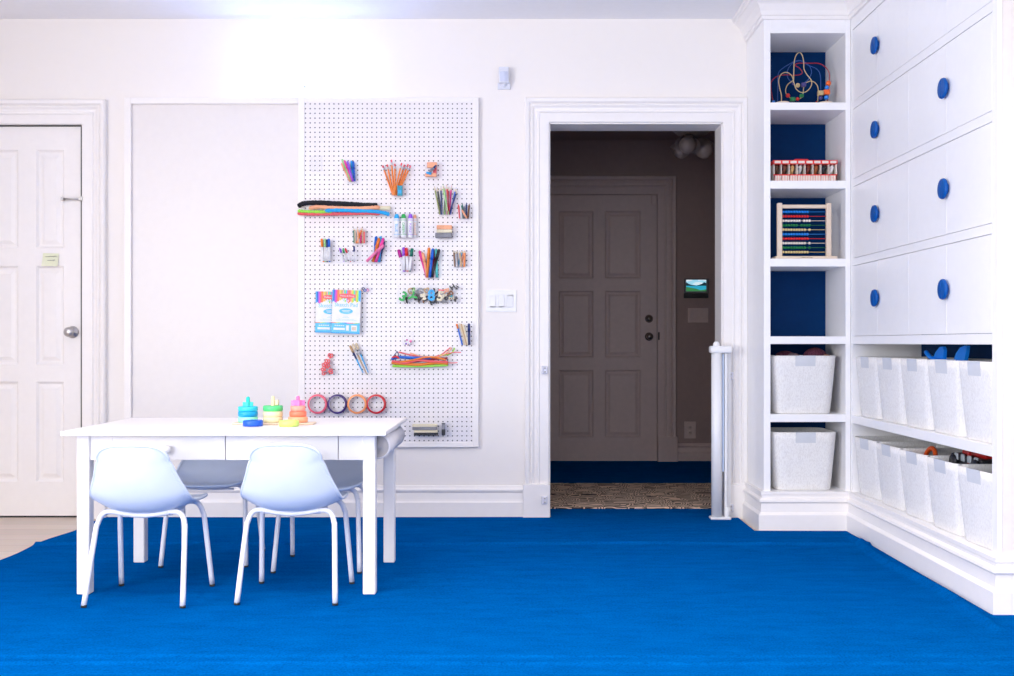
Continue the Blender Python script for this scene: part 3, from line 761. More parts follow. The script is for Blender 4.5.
for k, (nm, colr) in enumerate(hc):
    x_ = xa+(xb-xa)*(k+.5)/8; mm = mat('horse_'+nm.split()[0]+str(k), colr, .5)
    z0 = SZ+.005; y_ = Ys+.055
    t2 = thing('toy_horse', f'{nm} toy horse in the {"leftmost,second,third,fourth,fifth,sixth,seventh,rightmost".split(",")[k]} stall of the toy stable', 'toy horse', (x_, y_, z0), 'toy horses in the toy stable')
    m = MB(mm)
    m.tube([(x_-.006, y_+.045, z0+.035), (x_-.006, y_+.03, z0+.040), (x_-.006, y_, z0+.040), (x_-.006, y_-.025, z0+.042), (x_-.002, y_-.034, z0+.058), (x_+.003, y_-.036, z0+.072), (x_+.001, y_-.037, z0+.078), (x_-.005, y_-.039, z0+.074), (x_-.0115, y_-.041, z0+.067)],
           [.006, .012, .0125, .012, .0085, .0068, .006, .0052, .0035], 10)
    for sx in (-1, 1):
        m.cyl((x_+.003, y_-.036+sx*.003, z0+.080), (x_+.004, y_-.036+sx*.004, z0+.087), .0022, .0006, 6)
        m.cyl((x_-.006+sx*.006, y_-.015, z0+.035), (x_-.006+sx*.006, y_-.015, z0), .004, .003, 8); m.cyl((x_-.006+sx*.006, y_+.03, z0+.035), (x_-.006+sx*.006, y_+.03, z0), .0045, .003, 8)
    m.build('body', t2)
    m = MB(mat('horse_mane'+str(k), tuple(c*.45 for c in colr), .7)); m.tube([(x_+.0085, y_-.034, z0+.080), (x_+.0095, y_-.033, z0+.068), (x_+.006, y_-.030, z0+.055)], [.0022, .003, .002], 6); m.build('mane', t2)
# ------------------------------------------------------------------ abacus
SZ = 1.3515; Ya = 5.245
def qa(zx, zy_): return W(760+zx/9.66, 195+zy_/9.66, Ya)
t = thing('abacus', 'wooden abacus with ten rows of coloured beads on the third shelf', 'abacus', (W(804, 0, Ya)[0], Ya, SZ))
xl, _ = qa(188, 0); xr, _ = qa(662, 0); ztop = qa(0, 78)[1]
for x_ in (xl, xr): m = MB(BW); m.box(x_-.0125, x_+.0125, Ya-.011, Ya+.011, SZ+.014, ztop, .004, 2); m.build('post', t)
m = MB(BW); z_ = qa(0, 112)[1]; m.box(xl+.012, xr-.012, Ya-.008, Ya+.008, z_-.009, z_+.009, .003); m.build('top_bar', t)
m = MB(BW, mat('burnt_lettering', (.18, .10, .06), .7)); x0_ = qa(140, 0)[0]; x1_ = qa(735, 0)[0]
m.box(x0_, x1_, Ya-.022, Ya+.06, SZ+.0005, SZ+.014, .002); m.m(1).text('Melissa & Doug', qa(440, 0)[0], SZ+.0075, .009, Ya-.0225)
m.build('base', t)
cols = {'b': ('blue', (.0, .22, .75)), 'r': ('red', (.70, .01, .01)), 'w': ('white', (.80, .72, .66)), 'g': ('green', (.0, .19, .04)), 'y': ('yellow', (.72, .56, .26))}
rowsA = [('b', 10, []), ('r', 10, []), ('w', 10, [7]), ('g', 10, [6]), ('y', 10, [9]), ('b', 10, []), ('r', 10, []), ('w', 10, [9]), ('g', 10, [9]), ('y', 10, [])]
bm_ = {}
for k, (cc, n_, gaps) in enumerate(rowsA):
    z_ = qa(0, 163+43.2*k)[1]; nm, cl = cols[cc]
    m = MB(mat('rod_'+nm, tuple(c*.7 for c in cl), .4)); m.cyl((xl+.0, Ya, z_), (xr, Ya, z_), .0017, seg=6); rod = m.build('rod', t)
    if cc not in bm_:
        mm = MB(mat('abacus_bead_'+nm, cl, .35)); mm.ball((0, 0, 0), .0068, 12, 8, (.92, 1, 1)); o = mm.build('bead', rod, local=True); bm_[cc] = o.data
        C.objects.unlink(o); bpy.data.objects.remove(o)
    x_ = xl+.0125+.0068
    for i in range(n_):
        if i in gaps: x_ += .010
        o = bpy.data.objects.new('bead', bm_[cc]); C.objects.link(o); o.parent = rod
        L = t.location; o.location = (x_-L.x, Ya-L.y, z_-L.z); x_ += .0134
# ------------------------------------------------------------------ table
TW = mat('white_painted_table', (.87, .84, .83), .4, var=.01)
TX0, TX1, TY0, TY1, TZ = -1.661, -.484, 3.79, 4.49, .614
t = thing('play_table', 'low white rectangular play table with drawers standing on the blue carpet', 'table', ((TX0+TX1)/2, (TY0+TY1)/2, .009))
m = MB(TW); m.box(TX0, TX1, TY0, TY1, TZ-.017, TZ, .004, 2); m.build('tabletop', t)
LZ = .0095
for x_, y_ in ((-1.627, 3.852), (-.577, 3.852), (-1.625, 4.412), (-.574, 4.412)):
    m = MB(TW); m.box(x_, x_+.046, y_, y_+.046, LZ, TZ-.017, .003); m.build('leg', t)
az0 = .503
m = MB(TW); m.box(-1.581, -1.500, 3.862, 3.882, az0, TZ-.020).box(-.667, -.577, 3.862, 3.882, az0, TZ-.020).box(-1.571, -.574, 4.43, 4.45, az0, TZ-.02)
m.box(-1.615, -1.595, 3.906, 4.412, az0, TZ-.02).box(-.63, -.61, 3.882, 4.43, az0, TZ-.02); m.build('apron', t)
for k, (x0, x1) in enumerate(((-1.498, -1.0835), (-1.0805, -.669))):
    m = MB(TW, DARK); m.box(x0, x1, 3.857, 3.875, az0, TZ-.0215, .0015); m.box(x0+.01, x1-.01, 3.875, 4.3, az0+.01, TZ-.03); d = m.build('drawer', t)
    m = MB(TW); m.lathe([(0, -.026), (.010, -.025), (.0155, -.018), (.014, -.010), (.007, -.005), (.007, .001)], ((x0+x1)/2, 3.857, .544), 'y', 18); m.build('drawer_knob', d)
# paper roll hung under the right end
PAP = mat('white_paper_roll', (.74, .72, .74), .6); GRT = mat('grey_tube_inside', (.50, .47, .46), .7)
m = MB(PAP, GRT)
xr_, zr_, R = -.530, .5475, .0470
m.sm = True
ring = lambda y, r: [m.bm.verts.new((xr_+r*math.cos(2*PI*k/32), y, zr_+r*math.sin(2*PI*k/32))) for k in range(32)]
Rr = [ring(3.910, R-.006), ring(3.910, R), ring(4.405, R), ring(4.405, R-.006)]
for A, B in zip(Rr, Rr[1:]):
    for k in range(32): m._f([A[k], A[(k+1) % 32], B[(k+1) % 32], B[k]])
m.mi = 1
R2 = [ring(3.910, R-.006), ring(4.405, R-.006)]
for k in range(32): m._f([R2[0][k], R2[0][(k+1) % 32], R2[1][(k+1) % 32], R2[1][k]])
m.lathe([(R-.006, .004), (.012, .004), (.012, .002), (0, .002)], (xr_, 3.910, zr_), 'y', 32); m.mi = 0; m.lathe([(R-.006, -.004), (0, -.004)], (xr_, 4.405, zr_), 'y', 32)
tag(m.build('paper_roll'), 'white hollow paper roll hanging under the right end of the table', 'paper roll')

# ------------------------------------------------------------------ chairs
SHELL = mat('pale_grey_blue_chair_shell', (.62, .69, .82), .38, var=.01); TUBE = mat('white_powder_coated_tube', (.76, .77, .83), .35, var=.01)
def chair():
    t = bpy.data.objects.new('childs_chair', None); C.objects.link(t)
    m = MB(SHELL); m.sm = True
    Ck = [(.178, .336), (.150, .343), (.06, .328), (-.04, .317), (-.105, .325), (-.150, .362), (-.174, .42), (-.188, .49), (-.198, .568)]
    Rk = [(.168, .340), (.145, .350), (.06, .353), (-.02, .358), (-.072, .366), (-.112, .392), (-.142, .450), (-.168, .513), (-.194, .565)]
    Hk = [.120, .156, .169, .175, .177, .172, .148, .123, .064]
    cen = smooth_path([(0, y, z) for y, z in Ck], 6); rim_ = smooth_path([(h_, y, z) for h_, (y, z) in zip(Hk, Rk)], 6)
    for i in range(43, 48):       # rounder top corners
        f_ = (i-42)/6; rim_[i].x = .064+(.125-.064)*(1-f_**2.2)**.75
    n = len(cen)-1; NU = 24; G = []
    for c, r_ in zip(cen, rim_):
        row = []
        for k in range(NU+1):
            u = -1+2*k/NU; us = math.sin(u*PI/2)*.35+u*.65; w_ = abs(us)**2.3
            row.append(Vector((r_.x*us, c.y+(r_.y-c.y)*w_, c.z+(r_.z-c.z)*w_)))
        G.append(row)
    # normals for thickness
    def nrm(i, k):
        a = G[min(i+1, n)][k]-G[max(i-1, 0)][k]; b = G[i][min(k+1, NU)]-G[i][max(k-1, 0)]
        q_ = b.cross(a); return q_.normalized() if q_.length > 1e-9 else Vector((0, 0, 1))
    T = .0035
    top = [[m.bm.verts.new(G[i][k]+nrm(i, k)*T) for k in range(NU+1)] for i in range(n+1)]
    bot = [[m.bm.verts.new(G[i][k]-nrm(i, k)*T) for k in range(NU+1)] for i in range(n+1)]
    for i in range(n):
        for k in range(NU):
            m._f([top[i][k], top[i][k+1], top[i+1][k+1], top[i+1][k]]); m._f([bot[i][k+1], bot[i][k], bot[i+1][k], bot[i+1][k+1]])
    loop = [(i, 0) for i in range(n)]+[(n, k) for k in range(NU)]+[(i, NU) for i in range(n, 0, -1)]+[(0, k) for k in range(NU, 0, -1)]
    for (a, b), (c_, d_) in zip(loop, loop[1:]+loop[:1]): m._f([top[a][b], top[c_][d_], bot[c_][d_], bot[a][b]])
    rim = [G[a][b] for a, b in loop]; out = [rim[0]]
    for p in rim[1:]:
        if (p-out[-1]).length > .006: out.append(p)
    m.tube(out, .0062, 8, closed=True)
    m.build('seat_shell', t, local=True)
    r = .0096
    def corner(sx, yt, yf, zt):   # foot -> bend -> inboard
        p = [(sx*.174, yf, .006), (sx*.160, yt+(yf-yt)*.25, zt-.075)]
        p += [(sx*.1555, yt+(yf-yt)*.12, zt-.042), (sx*.147, yt+(yf-yt)*.03, zt-.018), (sx*.130, yt, zt-.003), (sx*.100, yt, zt-.001)]
        return smooth_path(p, 5)
    for sy, yt, yf, zt in ((-1, -.085, -.168, .323), (1, .100, .162, .333)):
        for sx in (-1, 1):
            m = MB(TUBE); m.tube(corner(sx, yt, yf, zt), r, 10); lg = m.build('leg', t, local=True)
            m = MB(BLACK); m.cyl((sx*.1742, yf, 0), (sx*.1738, yf-.001*sy, .009), .0100, seg=10); tag(m.build('foot_cap', lg, local=True), 'black rubber foot cap')
        m = MB(TUBE); m.tube(smooth_path([(-.102, yt, zt-.001), (-.05, yt, zt-.010), (0, yt, zt-.014), (.05, yt, zt-.010), (.102, yt, zt-.001)], 4), r, 10); m.build('crossbar', t, local=True)
    for sx in (-1, 1):
        m = MB(TUBE); m.tube([(sx*.10, -.085, .318), (sx*.105, 0, .322), (sx*.10, .10, .328)], .006, 8); m.build('side_rail', t, local=True)
    m = MB(TUBE)
    for yy_ in (-.06, .06): m.box(-.10, .10, yy_-.008, yy_+.008, .305, .313)
    m.build('seat_mount', t, local=True)
    return t
ch = chair(); G_ = 'childrens chairs around the white table'
spec = [(-1.347, 3.833, -.02, 'pale blue-grey childs chair at the left front of the table, its back to the viewer'),
        (-.822, 3.870, -.02, 'pale blue-grey childs chair at the right front of the table, its back to the viewer'),
        (-1.309, 4.486, PI+.03, 'pale childs chair on the far left side of the table facing the viewer'),
        (-.814, 4.374, PI-.02, 'pale childs chair on the far right side of the table facing the viewer')]
for i, (x_, y_, rz, lab) in enumerate(spec):
    c = ch if i == 0 else copy_tree(ch)
    c.location = (x_, y_, .009); c.rotation_euler = (0, 0, rz); tag(c, lab, 'chair', G_)

# ------------------------------------------------------------------ stacking toys on the table
def T(px, Y): return W(px, 0, Y)[0]
SY = 4.12; sc = F/SY
WD = mat('pale_stacker_wood', (.78, .62, .48), .5)
bx0, bx1 = T(232, SY-.03), T(313.5, SY-.03)
t = thing('stacking_toy_base', 'pale wooden board with three pegs holding coloured rings on the table', 'toy', ((bx0+bx1)/2, SY, TZ))
m = MB(WD); m.box(bx0, bx1, SY-.036, SY+.036, TZ+.0004, TZ+.008, .003); m.build('board', t)
zb = TZ+.0085
PEG = {'teal': (.02, .60, .52), 'cream': (.72, .66, .40), 'pink': (.85, .18, .42)}
sx = [T(248, SY), T(273, SY), T(298, SY)]
for x_, (nm, cl), h in zip(sx, PEG.items(), (.095, .098, .098)):
    m = MB(mat('peg_'+nm, cl, .4)); m.cyl((x_, SY, TZ+.008), (x_, SY, zb+h), .0085, .0075, 16); m.lathe([(.0075, 0), (.0055, .004), (0, .0055)], (x_, SY, zb+h), 'z', 16); tag(m.build('peg', t), nm+' peg')
def ring_(x_, y_, z_, r, h, cl, nm, label, group='rings of the stacking toy', hole=.0095):
    m = MB(mat('ring_'+nm, cl, .38)); m.lathe([(hole, 0), (r-.003, 0), (r, .003), (r, h-.003), (r-.003, h), (hole, h), (hole, 0)], (x_, y_, z_), 'z', 32)
    return tag(m.build('stacking_ring', merge=.00001), label, 'toy ring', group)
h = .0218
R0 = 9.7/sc
ring_(sx[0], SY, zb, R0, h, (.30, .82, .58), 'mint', 'mint green ring at the bottom of the left stack')
ring_(sx[0], SY, zb+h, R0, h, (.0, .34, .72), 'azure', 'medium blue ring in the middle of the left stack')
ring_(sx[0], SY, zb+2*h, R0, h*.85, (.03, .58, .78), 'cyan', 'light turquoise ring on top of the left stack')
ring_(sx[1], SY, zb, R0, h, (.72, .66, .40), 'sand', 'cream ring at the bottom of the middle stack')
ring_(sx[1], SY, zb+h, R0, h, (.76, .70, .45), 'sand2', 'cream ring under the green one in the middle stack')
ring_(sx[1], SY, zb+2*h, R0, h, (.08, .62, .20), 'green', 'green ring on top of the middle stack')
ring_(sx[2], SY, zb, R0, h, (.92, .40, .22), 'peach', 'peach ring at the bottom of the right stack')
ring_(sx[2], SY, zb+h, R0*.87, h, (.90, .20, .12), 'coral', 'coral orange ring in the middle of the right stack')
ring_(sx[2], SY, zb+2*h, R0*.76, h, (.90, .33, .26), 'salmon', 'salmon ring on top of the right stack')
# lobed toppers
def topper(x_, z_, cl, nm, label, lobes, r, hh, off=0):
    m = MB(mat('topper_'+nm, cl, .4)); A = []; B = []; n = 36
    for k in range(n):
        a_ = 2*PI*k/n; rr = r*(1+.22*math.cos(lobes*a_+off))
        A.append(m.bm.verts.new((x_+rr*math.cos(a_), SY+rr*math.sin(a_), z_))); B.append(m.bm.verts.new((x_+rr*math.cos(a_), SY+rr*math.sin(a_), z_+hh)))
    Ai = [m.bm.verts.new((x_+.009*math.cos(2*PI*k/n), SY+.009*math.sin(2*PI*k/n), z_)) for k in range(n)]
    Bi = [m.bm.verts.new((x_+.009*math.cos(2*PI*k/n), SY+.009*math.sin(2*PI*k/n), z_+hh)) for k in range(n)]
    for k in range(n):
        j = (k+1) % n; m._f([A[k], A[j], B[j], B[k]]); m._f([B[k], B[j], Bi[j], Bi[k]]); m._f([Bi[k], Bi[j], Ai[j], Ai[k]]); m._f([Ai[k], Ai[j], A[j], A[k]])
    tag(m.build('stacking_topper'), label, 'toy ring', 'rings of the stacking toy')
topper(sx[0], zb+2.85*h+.0005, (.06, .70, .62), 'teal', 'lobed teal piece on top of the left stack peg', 4, .017, .016)
topper(sx[2], zb+3*h+.0005, (.88, .22, .55), 'pink', 'lobed pink flower piece around the right stack peg', 5, .023, .020)
m = MB(mat('topper_cream', (.74, .68, .42), .4)); m.box(sx[1]+.0095, sx[1]+.022, SY-.01, SY+.012, zb+3*h+.0005, zb+3*h+.022, .003, 2); tag(m.build('stacking_block'), 'small cream block beside the middle peg on the green ring', 'toy block')
ring_(T(253, 4.03), 4.03, TZ+.0005, R0, .0225, (.005, .10, .62), 'royal', 'royal blue ring lying loose on the table before the left stack')
ring_(T(289, 4.02), 4.02, TZ+.0005, R0, .0225, (.62, .82, .18), 'lime', 'lime green ring lying loose on the table before the right stack')

# ------------------------------------------------------------------ baby gate, clips, sensor
GX = T(716.5, 5.51); gy = 5.505
t = thing('baby_gate', 'retracted white roller baby gate standing at the right side of the doorway', 'baby gate', (GX, gy, .009))
r = .028
m = MB(WHITE); m.cyl((GX, gy, .022), (GX, gy, .885), r, seg=28); m.build('roller_housing', t)
m = MB(WHITE); m.box(GX-.037, GX+.078, gy-.033, gy+.033, .880, .918, .010, 3); m.lathe([(.018, 0), (.016, .014), (.008, .024), (0, .025)], (GX-.002, gy, .917), 'z', 20); m.build('top_cap', t)
m = MB(WHITE); m.box(GX-.036, GX+.072, gy-.030, gy+.033, .010, .024, .005, 2); m.cyl((GX+.055, gy-.004, .010), (GX+.055, gy-.004, .075), .012, seg=14); m.build('base_foot', t)
m = MB(WHITE); m.box(GX+.040, GX+.054, gy-.012, gy+.050, .024, .880, .002).box(GX+.060, GX+.078, gy+.020, gy+.052, .024, .880, .002); m.build('side_rail', t)
m = MB(mat('blue_grey_mesh_edge', (.55, .66, .85), .6)); m.box(GX+.029, GX+.036, gy-.010, gy+.010, .26, .875); m.build('mesh_edge', t)
CLP = ACR
for px_, py_, nm in ((544.5, 370, 'upper clear gate clip on the left side of the door casing'), (544.5, 500, 'lower clear gate clip on the left side of the door casing'),
                     (730.5, 376, 'upper clear gate clip on the right side of the door casing'), (730.5, 508, 'lower clear gate clip on the right side of the door casing')):
    X, Z = W(px_, py_, 5.55); yb_ = YW-.0385 if py_ < 400 else YW-.046
    t = thing('gate_clip', nm, 'clip', (X, yb_, Z), 'clear gate clips on the door casing')
    m = MB(mat('translucent_clip_plastic', (.72, .72, .80), .2)); m.box(X-.016, X+.016, yb_-.012, yb_, Z-.021, Z+.021, .004, 2); m.box(X-.016, X-.008, yb_-.02, yb_, Z-.021, Z+.021, .002); m.build('clip_body', t)
    for dz in (-.010, .010): m = MB(NICKEL); m.lathe([(0, -.015), (.004, -.0145), (.005, -.012)], (X+.002, yb_, Z+dz), 'y', 10); m.build('screw', t)
X, Z = W(504, 90, YW)
SN = mat('sensor_plastic', (.72, .74, .82), .4)
t = thing('motion_sensor', 'small white motion sensor on a bracket high on the wall left of the doorway', 'motion sensor', (X, YW, Z))
m = MB(SN); a = W(497.7, 89.8, YW); b = W(510.3, 83.5, YW); m.box(a[0], b[0], YW-.02, YW, a[1], b[1], .002); m.lathe([(0, -.012), (.012, -.010), (.014, 0)], (X, YW-.02, (a[1]+b[1])/2+.004), 'y', 14); m.build('bracket', t)
m = MB(SN); a = W(498.8, 83.2, 5.56); b = W(509, 67, 5.56); m.box(a[0], b[0], YW-.050, YW-.014, a[1], b[1], .006, 3); m.build('sensor_body', t)
m = MB(mat('sensor_lens', (.60, .64, .78), .25)); a = W(500, 81.5, 5.55); b = W(507.8, 71.5, 5.55)
n = 8; m.sm = True
for k in range(n):
    u0, u1 = k/n, (k+1)/n; f = lambda u: (a[0]+(b[0]-a[0])*u, YW-.0505-.006*math.sin(PI*u))
    p, q_ = f(u0), f(u1); m.quad((p[0], p[1], a[1]), (q_[0], q_[1], a[1]), (q_[0], q_[1], b[1]), (p[0], p[1], b[1]))
m.build('lens', t)

# ------------------------------------------------------------------ neon sign
NEON = bpy.data.materials.new('neon_white_blue'); NEON.use_nodes = True
nb = NEON.node_tree.nodes['Principled BSDF']; nb.inputs['Emission Color'].default_value = (.33, .48, 1, 1); nb.inputs['Emission Strength'].default_value = NEON_E if 'NEON_E' in globals() else 55
nb.inputs['Base Color'].default_value = (.8, .85, 1, 1)
yn = YW-.030
def nz(a_, b_): X, Z = W(225+a_/6.3375, 35+b_/6.3375, yn); return (X, yn, Z)
strokes = [
 [(120, 165), (150, 128), (205, 135), (180, 210), (150, 270), (120, 305)],
 [(205, 135), (262, 130), (285, 168), (235, 212), (190, 220), (268, 232), (296, 272), (240, 312), (130, 312)],
 [(330, 300), (352, 262), (372, 250), (350, 300), (392, 300)],
 [(425, 165), (455, 128), (492, 140), (480, 220), (455, 305)],
 [(470, 240), (520, 180), (575, 138), (600, 170), (575, 250), (590, 305)],
 [(590, 305), (640, 235), (672, 240), (650, 300), (690, 300), (712, 235), (728, 232), (715, 300), (765, 300), (790, 235), (800, 235), (788, 298), (830, 300), (866, 160), (880, 150), (878, 200), (862, 285), (845, 325)],
]
a = nz(500, 330)
t = thing('neon_sign', 'glowing white script neon sign on the wall above the pegboard', 'neon sign', (a[0], YW, a[2]))
for st in strokes:
    m = MB(NEON); m.tube(smooth_path([nz(*p) for p in st], 4), .0065, 6); m.build('neon_tube', t)
outl = [(75, 320), (100, 345), (200, 350), (300, 345), (360, 320), (400, 330), (470, 320), (540, 345), (700, 345), (850, 345), (885, 300), (920, 250), (890, 220), (912, 150), (880, 115), (848, 135), (825, 200), (775, 215), (730, 190), (650, 190), (625, 140), (590, 105), (540, 145), (470, 92), (410, 130), (385, 170), (320, 150), (290, 125), (240, 95), (150, 95), (95, 145), (130, 175)]
pts = smooth_path([nz(*p) for p in outl], 3, closed=True)
m = MB(ACR); m.prism([(p.x, p.z) for p in pts], YW-.018, YW-.014); m.build('backing', t)
for p in ((120, 330), (500, 320), (800, 325), (480, 120)):
    q_ = nz(*p); m = MB(WHITE); m.cyl((q_[0], YW-.018, q_[2]), (q_[0], YW, q_[2]), .005, seg=10); m.build('standoff', t)
# ------------------------------------------------------------------ wall boards
t = thing('blank_board', 'plain white framed wall panel left of the pegboard behind the table', 'wall panel', (W(213, 0, YW)[0], YW, W(0, 447, YW)[1]))
fz0 = W(0, 447, 5.57)[1]; fz1 = W(0, 97.3, 5.57)[1]
m = MB(mat('blank_board_white', (.81, .765, .745), .35, var=.01)); a = W(130, 445, 5.59); b = W(299, 102, 5.59); m.box(a[0], b[0], YW-.012, YW, a[1], b[1]); m.build('panel', t)
def fbar(x0, x1, y0, y1, par, Y=5.568):
    a = W(x0, y1, Y); b = W(x1, y0, Y); m = MB(TRIM); m.box(a[0], b[0], Y, YW, a[1], b[1], .0015); return m.build('frame_rail', par)
fbar(124, 130.8, 97.3, 447, t); fbar(130.8, 297.9, 97.3, 103.6, t); fbar(130.8, 297.9, 441.5, 447, t)
t = thing('pegboard', 'white pegboard full of small holes holding art supplies', 'pegboard', (W(388, 0, YW)[0], YW, fz0))
fbar(298, 304.6, 97.3, 447, t); fbar(472.6, 478.6, 97.3, 447, t); fbar(304.6, 472.6, 97.3, 102.2, t); fbar(304.6, 472.6, 442.2, 447.3, t)
# perforated sheet: every hole is real, its walls and backing coloured dark as shade
YP = 5.572; PEGW = mat('pegboard_white_gloss', (.87, .83, .84), .10, var=.005)
m = MB(PEGW, mat('hole_shade_dark', (.012, .012, .025), .9))
hx0, hz0 = W(305.5, 0, YP)[0], W(0, 103.9, YP)[1]; pit = 4.742/F*YP; rh = .0037; NC, NR = 36, 72
def gv(cache, x, z):
    k = (round(x, 6), round(z, 6))
    if k not in cache: cache[k] = m.bm.verts.new((x, YP, z))
    return cache[k]
cache = {}
for i in range(NC):
    for j in range(NR):
        cx, cz = hx0+i*pit, hz0-j*pit; h_ = pit/2
        cs = [(cx+h_, cz), (cx+h_, cz+h_), (cx, cz+h_), (cx-h_, cz+h_), (cx-h_, cz), (cx-h_, cz-h_), (cx, cz-h_), (cx+h_, cz-h_)]
        O = [gv(cache, *p) for p in cs]; I = []; D = []
        for k in range(8):
            a_ = k*PI/4; p = (cx+rh*math.cos(a_), cz+rh*math.sin(a_)); I.append(m.bm.verts.new((p[0], YP, p[1]))); D.append(m.bm.verts.new((p[0], YP+.0055, p[1])))
        m.mi = 0
        for k in range(8): l = (k+1) % 8; m._f([O[k], O[l], I[l], I[k]])
        m.mi = 1
        for k in range(8): l = (k+1) % 8; m._f([I[k], I[l], D[l], D[k]])
m.mi = 1; ex0, ex1 = hx0-pit/2, hx0+(NC-.5)*pit; ez1, ez0 = hz0+pit/2, hz0-(NR-.5)*pit
m.quad((ex0-.01, YP+.012, ez0-.01), (ex1+.01, YP+.012, ez0-.01), (ex1+.01, YP+.012, ez1+.01), (ex0-.01, YP+.012, ez1+.01))
m.mi = 0
o = m.build('perforated_panel', t, recalc=False)

# ------------------------------------------------------------------ holders and art supplies
YI = 5.545
def Q(px, py, Y=YI): X, Z = W(px, py, Y); return Vector((X, Y, Z))
def cup(name, label, x0, x1, y0, y1, d=.05, th=.0018, cat='cup', group='clear acrylic holders on the pegboard', lo_front=0):
    a = W(x0, y1, YI); b = W(x1, y0, YI); yb = YP-.0006; yf = yb-d
    t = thing(name, label, cat, ((a[0]+b[0])/2, yb, a[1]), group)
    m = MB(ACR); X0, X1, Z0, Z1 = a[0], b[0], a[1], b[1]; zf = Z0+(Z1-Z0)*(1-lo_front)
    m.box(X0, X1, yf, yb, Z0, Z0+th).box(X0, X0+th, yf, yb, Z0+th, Z1).box(X1-th, X1, yf, yb, Z0+th, Z1).box(X0+th, X1-th, yf, yf+th, Z0+th, zf).box(X0+th, X1-th, yb-th, yb, Z0+th, Z1+.004)
    m.build('holder_box', t)
    m = MB(ACR); xm = (X0+X1)/2
    m.box(xm-.008, xm+.008, yb-.0045, yb-.002, Z1+.004, Z1+.012); m.build('hook', t)
    return t
_cm = {}
COL = dict(orange=(.85, .22, .02), peach=(.92, .42, .24), pink=(.88, .20, .42), hotpink=(.85, .05, .35), magenta=(.55, .01, .30), purple=(.20, .04, .50), violet=(.33, .10, .72), blue=(.0, .12, .62), sky=(.02, .40, .82), lightblue=(.22, .55, .80), teal=(.0, .28, .38), navy=(.01, .03, .16), green=(.02, .42, .08), lightgreen=(.35, .68, .25), darkgreen=(.0, .16, .10), olive=(.30, .32, .10), lime=(.35, .78, .08), red=(.72, .02, .03), darkred=(.32, .01, .04), black=(.015, .015, .02), grey=(.25, .25, .28), brown=(.22, .08, .03), tan=(.55, .35, .18), beige=(.72, .60, .42), cream=(.80, .72, .52), white=(.85, .85, .87), yellow=(.85, .65, .05), coral=(.88, .12, .14), aqua=(.1, .60, .58), silver=(.5, .5, .53))
def cm(n, rough=.4):
    if n not in _cm: _cm[n] = mat('colour_'+n, COL[n], rough, var=.04)
    return _cm[n]
FER = mat('ferrule_metal', (.6, .6, .62), .3, .8)
def stick(kind, colr, x0, y0, x1, y1, label, cat, group, Y0=YI, Y1=None, w=1.0, name=None, body='white'):
    "from base pixel to top pixel"
    Y1 = Y0 if Y1 is None else Y1
    p0 = Q(x0, y0, Y0); p1 = Q(x1, y1, Y1); d = p1-p0
    f = lambda t_: p0+d*t_
    if kind == 'pencil':
        m = MB(cm(colr), FER, cm('coral'), cm('beige')); r = .0037*w*1.25
        m.m(0).cyl(f(0), f(.84), r, seg=6); m.m(1).cyl(f(.84), f(.92), r*1.02, seg=8); m.m(2).cyl(f(.92), f(1), r*.95, seg=8)
    elif kind == 'cpencil':
        m = MB(cm(colr), cm('beige')); r = .0036*w*1.25
        m.m(0).cyl(f(0), f(.84), r, seg=6); m.m(1).cyl(f(.84), f(.955), r, r*.35, 6); m.m(0).cyl(f(.955), f(1), r*.35, r*.1, 6)
    elif kind == 'crayon':
        m = MB(cm(colr), cm('beige')); r = .0040*w*1.25
        m.m(0).cyl(f(0), f(.86), r, seg=8); m.cyl(f(.86), f(1), r*.75, r*.3, 8)
    elif kind == 'marker':
        m = MB(cm(body), cm(colr)); r = .0050*w*1.25
        m.m(0).cyl(f(.04), f(.64), r, seg=10); m.m(1).cyl(f(.64), f(.97), r*1.08, r*1.0, 10); m.cyl(f(.97), f(1), r, r*.5, 10); m.cyl(f(0), f(.04), r*.8, seg=10)
    elif kind == 'pen':
        m = MB(cm(colr), cm('grey')); r = .0042*w*1.25
        m.m(0).cyl(f(0), f(.62), r*.9, seg=8); m.cyl(f(.62), f(.97), r*1.15, r*.95, 8); m.cyl(f(.97), f(1), r*.8, r*.4, 8)
    elif kind == 'plank':
        m = MB(cm(colr)); r = .004*w; s_ = d.normalized().cross(Vector((0, 1, 0)))*r; e = Vector((0, .0011, 0))
        v = [m.bm.verts.new(p) for p in (p0-s_-e, p0+s_-e, p1+s_-e, p1-s_-e, p0-s_+e, p0+s_+e, p1+s_+e, p1-s_+e)]
        for q_ in ((0,1,2,3),(7,6,5,4),(0,4,5,1),(1,5,6,2),(2,6,7,3),(3,7,4,0)): m._f([v[k] for k in q_])
    elif kind == 'brush':
        m = MB(cm(colr), FER, cm('beige', .8)); r = .0030*w
        m.m(0).cyl(f(0), f(.62), r*.6, r*1.1, 8); m.m(1).cyl(f(.62), f(.78), r*1.2, r*1.5, 8); m.m(2).cyl(f(.78), f(.93), r*1.5, r*1.9, 8); m.cyl(f(.93), f(1), r*1.9, r*1.3, 8)
    elif kind == 'brushdark':
        m = MB(cm(colr), cm('navy'), cm('tan', .8)); r = .0030*w
        m.m(0).cyl(f(0), f(.5), r*.7, r*1.1, 8); m.m(1).cyl(f(.5), f(.74), r*1.2, r*1.4, 8); m.m(2).cyl(f(.74), f(.93), r*1.5, r*1.9, 8); m.cyl(f(.93), f(1), r*1.9, r*1.3, 8)
    o = m.build(name or {'cpencil': 'coloured_pencil', 'plank': 'craft_stick', 'brush': 'paintbrush', 'brushdark': 'paintbrush'}.get(kind, kind))
    return tag(o, label, cat, group)
